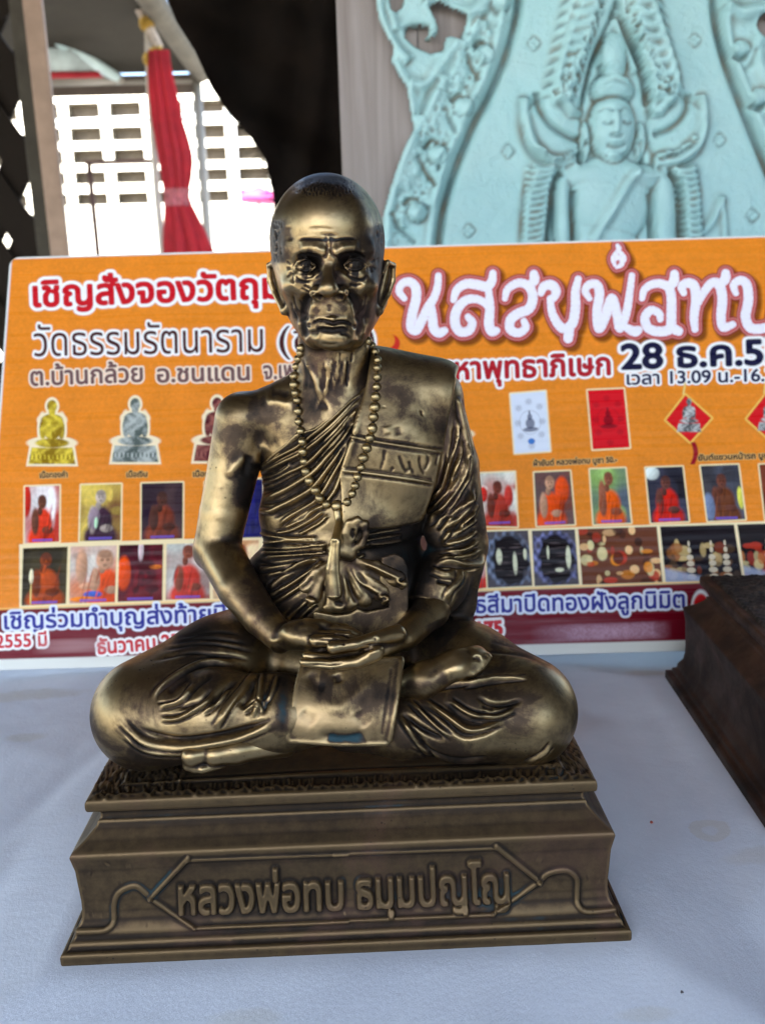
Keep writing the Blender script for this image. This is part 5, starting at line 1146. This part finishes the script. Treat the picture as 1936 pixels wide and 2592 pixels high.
for i in range(10):                                      # ribs of the aureole and scales of the columns
    t = i/9
    LPn.many(*ZB_, [(f"{520-215*t+60},{-60+700*t} {400-190*t+30},{-20+700*t} {345-140*t},{-110+700*t}", 19, .42), (f"{680+160*t},{-60+700*t} {800+190*t},{-20+700*t} {895+165*t},{-120+700*t}", 19, .42)], t0=.1, t1=.1)
for i in range(13):
    y = 1120+i*42; w = 0
    LPn.many(*ZB_, [(f"{60-i*2},{y} {120-i*4},{y+18} {250-i*7},{y-6}", 5, .28), (f"{1010+i*5},{y} {1090+i*6},{y+18} {1180+i*3},{y-4}", 5, .28)], t0=.05, t1=.05)
for i in range(44):
    r = rng.uniform(0, 1); LPn.many(*ZB_, [(f"{100+300*r},{980+90*math.sin(3*r)+rng.uniform(-30,20)} {115+300*r},{985+90*math.sin(3*r)}", 6, .2), (f"{880+260*r},{1060-120*r*r+rng.uniform(-40,10)} {895+260*r},{1055-120*r*r}", 6, .2)])
for i in range(520):                                      # chased texture on the bands and the aureole
    t = rng.uniform(0, 1); sd = rng.choice([-1, 1]); x = 620+sd*(60+330*t*rng.uniform(.55, 1.1)); y = 60+620*t
    a = rng.uniform(.4, 1.2)*sd; l = rng.uniform(14, 34)
    LPn.many(*ZB_, [(f"{x},{y} {x+l*math.sin(a)},{y+l*math.cos(a)}", rng.uniform(3.5, 6), rng.choice([-.09, .13]))])
for i in range(170):
    t = rng.uniform(0, 1); x = 1120-680*t+rng.uniform(-150, 60); y = 60+1500*t; a = rng.uniform(-.9, .2); l = rng.uniform(20, 70)
    LPn.many(*ZA, [(f"{x},{y} {x+l*math.sin(a)},{y+l*math.cos(a)}", rng.uniform(5, 9), rng.choice([-.07, .11]))])
for o, s, x, y in ((*ZA, 1310, 300), (*ZA, 1145, 985), (*ZA, 895, 1490), (*ZB_, 1160, 285), (*ZB_, 1320, 935), (*ZB_, 1535, 1425)):
    for dx, dy in ((0, -42), (0, 42), (-42, 0), (42, 0)): LPn.many(o, s, [(f"{x+dx*.9},{y+dy*.9} {x+dx*.45},{y+dy*.45}", 9, .16)])
    LPn.many(o, s, [(f"{x-42},{y} {x},{y-44} {x+42},{y} {x},{y+44} {x-42},{y}", 4, -.12)], t0=.01, t1=.01)
OUT = pz(*ZA, "300,-560 300,0 325,150 415,330 402,400 440,480 500,580 515,660 530,770 548,830 470,990 400,1200 350,1390 335,1800 340,2600 3900,2600 3900,-560")
HO = [pz(*ZA, "500,200 497,250 560,310 655,352 730,335 750,250 790,240 842,268 882,150 870,110 800,85 700,40 650,70 690,140 708,205 690,250 640,268 610,262 640,235 640,190 590,180 540,185"), pz(*ZA, "400,-60 395,20 410,85 432,92 470,60 500,-60"),
      pz(*ZB_, "1590,130 1580,190 1600,250 1640,262 1700,230 1720,120 1660,105")]
ggx = np.arange(-1.5, 38, .125); ggz = np.arange(0, 46, .125); X, Zg = np.meshgrid(ggx, ggz)
Pn = np.column_stack([X.ravel(), np.full(X.size, RY), Zg.ravel()]); px, py = proj(Pn)
dm = poly2d(px.astype(f32), py.astype(f32), OUT)
for h_ in HO: dm = np.maximum(dm, -poly2d(px.astype(f32), py.astype(f32), h_))
def dome(o, s, x, y, rx, ry, h, p=.5):
    r2 = ((px-o[0]-x*s)/(rx*s))**2+((py-o[1]-y*s)/(ry*s))**2; return h*np.clip(1-r2, 0, 1)**p
H = .9*np.clip(-dm/7, 0, 1)**.5 + LPn.at(px, py)*1.6
bandm = np.clip(-dm/18, 0, 1)
for x, y in ((992, 375), (862, 705), (700, 1010), (570, 1375), (1095, 40)): H += dome(*ZA, x, y, 62, 62, .65)
for x, y in ((1455, 345), (1575, 655), (1690, 960)): H += dome(*ZB_, x, y, 58, 58, .65)
flame = np.maximum(dome(*ZB_, 640, 560, 440, 760, 1.0, .25), 0)*(py > -400); inner = dome(*ZB_, 640, 620, 190, 620, 1.0, .25)
cap_ = poly2d(px.astype(f32), py.astype(f32), pz(*ZB_, "640,-500 400,0 330,180 250,400 212,560 240,680 330,800 930,800 1000,720 1062,600 1050,480 1000,350 930,150 880,0"))
inr = poly2d(px.astype(f32), py.astype(f32), pz(*ZB_, "625,110 560,270 485,430 440,620 420,820 860,820 840,680 800,480 740,300 680,180"))
H += .75*np.clip(-cap_/14, 0, 1)*np.clip(inr/8, 0, 1)
H += np.maximum.reduce([dome(*ZB_, 615, 860, 150, 230, 1.7), dome(*ZB_, 618, 620, 140, 110, 1.25), dome(*ZB_, 622, 430, 85, 190, 1.1), dome(*ZB_, 440, 950, 34, 130, .9), dome(*ZB_, 800, 950, 34, 130, .9)])
col = poly2d(px.astype(f32), py.astype(f32), pz(*ZB_, "110,1080 280,1120 235,1250 190,1700 10,1700 40,1300")); col2 = poly2d(px.astype(f32), py.astype(f32), pz(*ZB_, "985,1120 1165,1080 1200,1300 1215,1700 1070,1700 1050,1250"))
H += .7*np.clip(-col/14, 0, 1)+.7*np.clip(-col2/14, 0, 1)
H += np.maximum(dome(*ZB_, 230, 880, 190, 220, .7)*(px-ZB_[0][0] < 420*.385), dome(*ZB_, 1030, 880, 190, 220, .7))
tor = np.maximum.reduce([dome(*ZB_, 600, 1330, 270, 300, 1.2), dome(*ZB_, 610, 1180, 350, 110, 1.0), dome(*ZB_, 300, 1450, 60, 340, 1.0), dome(*ZB_, 950, 1450, 80, 340, 1.0), dome(*ZB_, 560, 1700, 230, 380, 1.1)])
H += tor
keep = (dm < 1.5).reshape(X.shape)
q = keep[:-1, :-1] & keep[1:, :-1] & keep[:-1, 1:] & keep[1:, 1:]; nX = X.shape[1]
ii = (np.arange(X.shape[0]-1)[:, None]*nX+np.arange(nX-1)[None])[q]
Vp = Pn.copy(); Vp[:, 1] -= H-.05
used = np.zeros(len(Vp), bool); Q = np.stack([ii, ii+1, ii+nX+1, ii+nX], -1); used[Q.ravel()] = True; Vp, Qs = crop(Vp, [Q], used)
Hs = H.reshape(X.shape); sm_ = blur(Hs, 6); cav_shade = np.clip((sm_-Hs)*6, 0, 1).ravel()[used]  # shade of the carved recesses, baked into the vertex colour
gold = np.clip(cav_shade*1.6-.15, 0, 1)*(.5+.5*np.sin(Vp[:, 0]*1.7+3*np.sin(Vp[:, 2]*.9)))
colr = np.array([.38, .62, .615])[None]*(1-cav_shade[:, None]*.9)+np.array([.07, .13, .13])[None]*cav_shade[:, None]*.9
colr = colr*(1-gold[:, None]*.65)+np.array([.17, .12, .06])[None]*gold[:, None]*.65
panel = empty('carved_panel', (18, RY, 0), label='large pale turquoise carved panel of a serene haloed figure on weathered grey boards', cat='carving')
me = mesh_np('turquoise_relief', Vp-np.array([18, RY, 0]), Qs); cattr(me, 'shaded_paint', colr)
m, N, L, b = new_mat('turquoise_paint'); at = N.new('ShaderNodeAttribute'); at.attribute_name = 'shaded_paint'; co = N.new('ShaderNodeTexCoord').outputs['Object']
n1 = noise(N, L, 22, 5, .6, co, .5); L.new(mixc(N, L, ramp(N, L, n1.outputs[0], [(.4, 0.0), (.75, .5)]).outputs[0], at.outputs['Color'], (.46, .64, .62)), b.inputs['Base Color']); b.inputs['Roughness'].default_value = .5
n9 = noise(N, L, 70, 6, .7, co, .3); bump(N, L, math_(N, L, 'ADD', n9.outputs[0], n1.outputs[0]), .7, .004, b)
link('turquoise_relief', me, panel, m)
m, N, L, b = new_mat('weathered_grey_board'); co = N.new('ShaderNodeTexCoord').outputs['Object']; mp = N.new('ShaderNodeMapping'); L.new(co, mp.inputs[0]); mp.inputs['Scale'].default_value = (60, 8, 3)
n1 = noise(N, L, 1, 6, .65, mp.outputs[0], .5); n2 = noise(N, L, 9, 4, .6, co)
c1 = ramp(N, L, n1.outputs[0], [(.3, (.20, .16, .14)), (.6, (.34, .29, .265)), (.8, (.42, .37, .345))])
L.new(mixc(N, L, ramp(N, L, n2.outputs[0], [(.45, 0.0), (.7, .6)]).outputs[0], c1.outputs[0], (.26, .215, .19)), b.inputs['Base Color']); b.inputs['Roughness'].default_value = .8; bump(N, L, n1.outputs[0], .5, .002, b)
x0 = C(862, 300, RY+1)[0]
for i in range(7): boxes('board', [((x0+2.95+i*6.0-18, 1.0, 24), (5.93, 1.2, 48))], panel, m, .06)

# ---------------------------------------------------------------- dark hanging cloth behind the head
EDGE = [(395, -160), (425, 0), (450, 60), (497, 134), (537, 224), (578, 287), (636, 350), (672, 403), (690, 484), (697, 600), (697, 760), (690, 1000)]
DY = 95.0; rows = 150; cols = 70; Vd = []
ep = np.array([C(x, y, DY)[[0, 2]] for x, y in EDGE]); zr = np.linspace(ep[:, 1].max(), ep[:, 1].min(), rows); xe = np.interp(-zr, -ep[:, 1], ep[:, 0])
for z, x in zip(zr, xe):
    xs = x+(18-x)*np.linspace(0, 1, cols)**1.2
    Vd += [(a, DY+1.0*math.sin(a*.31+.21*z+math.sin(z*.17))+.6*math.sin(a*.9-.23*z+2*math.sin(a*.2))+.3*math.sin(z*.9+a*.5), z) for a in xs]
ii = np.arange(rows-1)[:, None]*cols+np.arange(cols-1)[None]
me = mesh_np('dark_drape', np.array(Vd), [np.stack([ii, ii+1, ii+cols+1, ii+cols], -1).reshape(-1, 4)])
drape = empty('dark_drape', (0, DY, GZ), label='near-black brown cloth hanging down behind the statue head', cat='drape')
o = link('cloth', me, drape, plain('dark_brown_cloth', (.006, .0035, .002), .9, 0, .5, 14)); o.location = -drape.location
Vf, Qf = [], []
for i in range(420):                                       # frayed edge
    t = rng.uniform(0, 1); k = int(t*(rows-1)); 
    if not (5.0 < zr[k] < 75): continue
    l = rng.uniform(.4, 1.6)*(1.5 if 24 < zr[k] < 40 else .35); a = math.radians(rng.uniform(140, 250)); x, z = xe[k]+.3, zr[k]; dx, dz = math.cos(a)*l, math.sin(a)*l; w = rng.uniform(.03, .09)
    n0 = len(Vf); y = DY+rng.uniform(-1, 1); Vf += [(x, y, z-w), (x, y, z+w), (x+dx*.6, y, z+dz*.5+w*.6), (x+dx, y, z+dz), (x+dx*.6, y, z+dz*.5-w*.6)]; Qf += [(n0, n0+1, n0+2), (n0, n0+2, n0+4), (n0+4, n0+2, n0+3)]
me = mesh_np('frayed_threads', np.array(Vf), [np.array(Qf)], False); o = link('frayed_threads', me, drape, drape.children[0].data.materials[0]); o.location = -drape.location; o['kind'] = 'stuff'

# ---------------------------------------------------------------- posts and lattice on the left
def post(name, px0, px1, y, d, mat, label, cat='post', top=120):
    a, b_ = C(px0, 320, y)[0], C(px1, 320, y)[0]; o = boxes(name, [(((a+b_)/2, y+d/2, (GZ+top)/2), (b_-a, d, top-GZ))], None, mat, .25); tag(o, label, cat); return o
post('wooden_post', 92, 140, 150, 1.2, plain('tan_wood', (.36, .25, .18), .7, 0, .2, 20), 'tan square wooden post left of the red curtain')
post('grey_post', 58, 94, 152, 1.5, plain('grey_wood', (.06, .054, .042), .8, 0, .25, 20), 'dark grey wooden post touching the left side of the tan post')
lat = empty('lattice_screen', (C(0, 300, 156)[0], 156, GZ), label='dark brown lattice screen with diamond openings at the far left', cat='lattice')
dw = plain('dark_lattice_wood', (.014, .010, .007), .8); lx, lz = lat.location.x*100, GZ
c0_ = C(20, 85, 156); c1_ = C(60, 505, 156); Py = (c0_[2]-c1_[2])/2; Px = Py*.60
xr = C(70, 300, 156)[0]
for s in (-1, 1):
    for k in range(-14, 16):
        # centre lines midway between the openings
        zc_ = c0_[2]+Py*(k+.5); xc_ = (c0_[0]+c1_[0])/2
        L_ = 75; a = math.atan2(Py, Px*1.0)*s; 
        x0_, x1_ = xr-34, xr
        za, zb = zc_+math.tan(a)*(x0_-xc_), zc_+math.tan(a)*(x1_-xc_)
        if min(za, zb) > 118 or max(za, zb) < GZ: continue
        cxm, czm = (x0_+x1_)/2, (za+zb)/2; ln = math.hypot(x1_-x0_, zb-za)
        boxes('strip', [((cxm-lx, (.4 if s > 0 else -.4), czm-lz), (ln, .7, Py*.40), Matrix.Rotation(-math.atan2(zb-za, x1_-x0_), 3, 'Y'))], lat, dw)
boxes('side_board', [((xr-36-lx, 0, (118-GZ)/2), (10, 2, 118-GZ))], lat, dw)

# ---------------------------------------------------------------- far marquee with the tied red curtain
FY = 600.0
rc = C(497, 192, FY); rz = rc[2]; rx = rc[0]
mq = empty('marquee', (rx-250, 350, GZ), label='open marquee with a grey canvas roof on white pipes behind the red curtain', cat='marquee')
ml = Vector((rx-250, 350, GZ)); cv = plain('grey_canvas', (.032, .028, .020), .9, 0, .2, 3); pipe = plain('white_pipe', (.24, .22, .18), .45, 0, .08); 
def M_(p): return np.array(p)-np.array(ml)
boxes('canvas_roof', [(M_((rx-260, 360, rz+3)), (520, 480, 1.0))], mq, cv)
boxes('valance', [(M_((rx-260, FY-1, rz-5)), (516, .8, 12))], mq, plain('dark_valance', (.10, .08, .065), .9))
tube('side_beam', [M_((rx+3, 110, rz+2)), M_((rx+3, FY, rz+2))], 6.5, mq, plain('beige_beam', (.085, .075, .055), .8, 0, .3, 6)); tube('front_pipe', [M_((rx, FY, rz-3)), M_((rx-520, FY, rz-3))], 2.5, mq, pipe)
tube('pole', [M_((rx, FY, rz)), M_((rx, FY, GZ))], 3.0, mq, pipe); tube('pole', [M_((rx-520, FY, rz)), M_((rx-520, FY, GZ))], 2.6, mq, pipe)
tube('brace', [M_(C(100, 70, 520)), M_(C(300, 200, 590))], 3.4, mq, plain('pale_green_pipe', (.40, .52, .50), .5)); tube('brace', [M_(C(120, 208, 560)), M_(C(310, 200, 590))], 2.6, mq, pipe)
bn = empty('hanging_banner', tuple(C(180, 130, 540)), label='pale green grey banner with a red lower stripe under the marquee roof', cat='banner')
def quadm(name, pts, parent, mat, d=1.0):
    P = np.array(pts)-np.array(parent.location)*100; V = np.vstack([P, P+np.array([0, d, 0])]); n = len(P)
    me = mesh_np(name, V, [np.array([(k, (k+1) % n, n+(k+1) % n, n+k) for k in range(n)]), ] if n != 4 else [np.vstack([[(0, 1, 2, 3), (7, 6, 5, 4)], [(k, n+k, n+(k+1) % n, (k+1) % n) for k in range(n)]])], False); return link(name, me, parent, mat)
quadm('banner_cloth', [C(105, 85, 540), C(135, 85, 540), C(245, 180, 540), C(105, 182, 540)], bn, plain('banner_cloth', (.42, .50, .48), .8, 0, .35, 5))
quadm('red_stripe', [C(105, 182, 539), C(250, 180, 539), C(262, 196, 539), C(105, 199, 539)], bn, plain('red_stripe', (.38, .02, .03), .7))
CY = 480.0
cp = empty('curtain_pole', tuple(C(395, 300, CY)*[1, 1, 0]+np.array([0, 0, GZ])), label='pale pole beside the red curtain with a gold rosette near its top', cat='pole')
cl_ = np.array(cp.location)*100
tube('pole', [C(372, -60, CY)-cl_, C(378, 200, CY)-cl_, C(397, 480, CY)-cl_, C(412, 640, CY)-cl_, np.append(C(418, 700, CY)[:2], GZ)-cl_], 1.9, cp, plain('pale_pole', (.42, .39, .33), .5))
gold = plain('gold_tinsel', (.42, .27, .05), .35, .6, .4, 60)
for (x, y, r) in ((372, 60, 3.6), (398, 140, 4.2), (380, 150, 3.4)):
    Pm = C(x, y, CY-3)-cl_; bm = bmesh.new(); bmesh.ops.create_icosphere(bm, subdivisions=4, radius=r*.01)
    for v in bm.verts: v.co *= 1+.30*math.sin(v.co.x*520)*math.sin(v.co.y*470)*math.sin(v.co.z*500)
    me = bpy.data.meshes.new('rosette'); bm.to_mesh(me); bm.free(); o = link('rosette', me, cp, gold); o.location = Vector(Pm)*.01
tube('wrapped_cloth', [C(330, -60, CY-2)-cl_, C(355, 20, CY-2)-cl_, C(378, 70, CY-3)-cl_, C(402, 120, CY-3)-cl_], [3, 3, 2.5, 2.6], cp, plain('beige_wrap', (.36, .30, .24), .8, 0, .4, 30))
def folds(name, stations, y, mat, nf=9, n=110, amp=.22, depth=.5, parent=None, org=None):
    V = []; st = np.array(stations, float); py = np.linspace(st[0, 0], st[-1, 0], 90)
    cx = np.interp(py, st[:, 0], st[:, 1]); w = np.interp(py, st[:, 0], st[:, 2])
    k = np.ones(7)/7; cx = np.convolve(np.pad(cx, 3, 'edge'), k, 'valid'); w = np.convolve(np.pad(w, 3, 'edge'), k, 'valid')
    for p, c_, ww in zip(py, cx, w):
        A_ = C(c_-ww, p, y); B_ = C(c_+ww, p, y); r = (B_[0]-A_[0])/2; m_ = (A_+B_)/2
        for j in range(n):
            q = 2*math.pi*j/n; rr = r*(1+amp*math.sin(nf*q+.6*math.sin(p*.02))+amp*.4*math.sin(nf*2.3*q+1))
            V.append((m_[0]+rr*math.cos(q), y+depth*rr*math.sin(q), m_[2]))
    V = np.array(V)-org; R = len(py); ii = np.arange(R-1)[:, None]*n; j = np.arange(n)[None]; j2 = (j+1) % n
    Q = np.stack([ii+j, ii+n+j, ii+n+j2, ii+j2], -1).reshape(-1, 4)
    return link(name, mesh_np(name, V, [Q]), parent, mat)
rcu = empty('red_curtain', tuple(cl_), label='red curtain gathered and tied beside a pale pole in the upper left', cat='curtain')
redm = plain('red_satin', (.26, .004, .009), .8, 0, .3, 6)
folds('gathered_cloth', [(128, 402, 22), (200, 408, 27), (300, 424, 33), (400, 444, 37), (460, 448, 31), (500, 448, 24), (560, 462, 38), (640, 480, 55), (780, 490, 62)], CY-6, redm, parent=rcu, org=cl_)
folds('tie', [(478, 448, 33), (500, 449, 28), (522, 450, 32)], CY-6.3, plain('pink_tie', (.26, .06, .065), .6, 0, .5, 40), amp=.1, parent=rcu, org=cl_)
fr = empty('metal_frame', tuple(C(230, 520, 560)*[1, 1, 0]+np.array([0, 0, GZ])), label='thin brown metal frame standing in front of the white building', cat='frame')
fo = np.array(fr.location)*100; bw = plain('brown_metal', (.10, .06, .05), .6)
ta = C(222, 410, 560); 
boxes('top', [(np.array([ta[0]+26, 563, ta[2]])-fo, (56, 8, 1.8))], fr, bw)
for dx in (0, 52): tube('leg', [np.array([ta[0]+dx, 563, ta[2]])-fo, np.array([ta[0]+dx, 563, GZ])-fo], 1.7, fr, bw)
rl = empty('railing', (-150, 700, GZ), label='white horizontal pipe railing between the posts and the building', cat='railing'); ro = np.array([-150, 700, GZ])
ra, rb = C(100, 312, 700), C(590, 290, 700); tube('rail', [ra-ro, rb-ro], 2.2, rl, plain('white_rail', (.75, .78, .76), .4))
for p in (ra, rb): tube('support', [p-ro, np.array([p[0], 700, GZ])-ro], 1.8, rl, plain('white_support', (.7, .7, .68), .5))

# ---------------------------------------------------------------- white building far behind
BY = 1700.0
bl = empty('white_building', (-300, BY, GZ), label='sunlit white building with rows of dark windows beyond the marquee', cat='building')
bo = np.array([-300, BY, GZ]); wallm = plain('white_wall', (.80, .77, .66), .8, 0, .06, .6); dk = plain('dark_window', (.12, .095, .065), .5, 0, .5, 3)
rowsY = [(258, 298), (320, 356), (377, 412), (432, 464), (487, 517)]
zs = [(C(300, a, BY)[2], C(300, b_, BY)[2]) for a, b_ in rowsY]
cols_ = [C(183+104*k, 380, BY)[0] for k in range(-6, 15)]; cw = C(262, 380, BY)[0]-C(183, 380, BY)[0]
top = C(300, 205, BY)[2]; xl, xr_ = cols_[0]-30, cols_[-1]+cw+30
xs_ = [xl]+[v for c_ in cols_ for v in (c_, c_+cw)]+[xr_]; zs_ = [top]+[v for z in zs for v in z]+[GZ]; nw = len(xs_)
Vw = [(x, y, z) for y in (0, 30) for z in zs_ for x in xs_]; Qw = []; off = nw*len(zs_)
for j in range(len(zs_)-1):
    for i in range(nw-1):
        a0, a1, a2, a3 = j*nw+i, j*nw+i+1, (j+1)*nw+i+1, (j+1)*nw+i
        if i % 2 == 1 and j % 2 == 1: Qw += [(a0, a1, a1+off, a0+off), (a1, a2, a2+off, a1+off), (a2, a3, a3+off, a2+off), (a3, a0, a0+off, a3+off)]
        else: Qw += [(a0, a3, a2, a1)]
link('wall', mesh_np('wall', np.array(Vw)-np.array([-300, 0, GZ]), [np.array(Qw)], False), bl, wallm)
shared = None
for z1, z0 in zs:
    for c_ in cols_:
        if shared is None or abs(shared[1]-(z1-z0)) > .4:
            o = boxes('window', [((0, 0, 0), (cw+1, 4, z1-z0+1)), ((0, -2.6, 0), (3, 1.6, z1-z0)), ((0, -2.5, (z1-z0)*.1), (cw, 1.3, 2.5))], bl, dk); shared = (o.data, z1-z0)
        else: o = link('window', shared[0], bl)
        o.location = Vector(((c_+cw/2-bo[0])*.01, .22, ((z0+z1)/2-bo[2])*.01))
boxes('back_block', [(((xl+xr_)/2-bo[0], 330, (top+GZ)/2-bo[2]), (xr_-xl-4, 600, top-GZ))], bl, wallm)
pf = tube('pink_parasol', [C(655, 470, 900), C(655, 486, 900), C(655, 502, 900), C(655, 512, 900)], [.6, 14, 22, 20], None, plain('pink_cloth', (.45, .06, .2), .7)); tag(pf, 'small pink parasol in front of the white building', 'parasol')
tube('stick', [C(655, 505, 900), np.append(C(655, 505, 900)[:2], GZ)], 1.2, pf, pipe)

# ---------------------------------------------------------------- ground, and the unseen roof and walls added to cut the light
gp = 30000
me = mesh_np('ground', np.array([(-gp, -gp, GZ), (gp, -gp, GZ), (gp, gp, GZ), (-gp, gp, GZ)]), [np.array([(0, 1, 2, 3)])], False)
tag(link('ground', me, None, plain('pale_concrete', (.34, .32, .29), .9, 0, .15, 1.5)), kind='structure')
st = empty('shade_roof', (0, -20, GZ), label='unseen dark canvas roof on four poles, added to shade the table', cat='roof')
so = np.array([0, -20, GZ]); dc = plain('dark_canvas', (.05, .045, .045), .9)
boxes('canvas', [(np.array([-60, -37, 121])-so, (580, 340, 1))], st, dc)  # added roof, keeps sun and high sky off table and statue
boxes('side_blocker', [(np.array([205, -30, 20])-so, (1, 250, 190))], st, dc)  # unseen sheet added to darken the right side of the bronze
op = empty('rear_blocker', (60, -430, GZ), label='unseen dark wall and roof added behind the camera to block low light', cat='stall'); oo = np.array([60, -430, GZ])
boxes('blocker_wall', [(np.array([60, -430, -16])-oo, (900, 6, 120))], op, plain('brown_boards', (.09, .065, .05), .8)); boxes('roof', [(np.array([60, -500, 46])-oo, (920, 200, 3))], op, dc)  # added blockers, they narrow the band of sky the bronze reflects
for x in (-380, 500): tube('pole', [np.array([x, -425, GZ])-oo, np.array([x, -425, 44])-oo], 3, op, pipe)
 
for x in (-345, 225):
    for y in (-202, 128): tube('pole', [np.array([x, y, GZ])-so, np.array([x, y, 121])-so], 2, st, pipe)
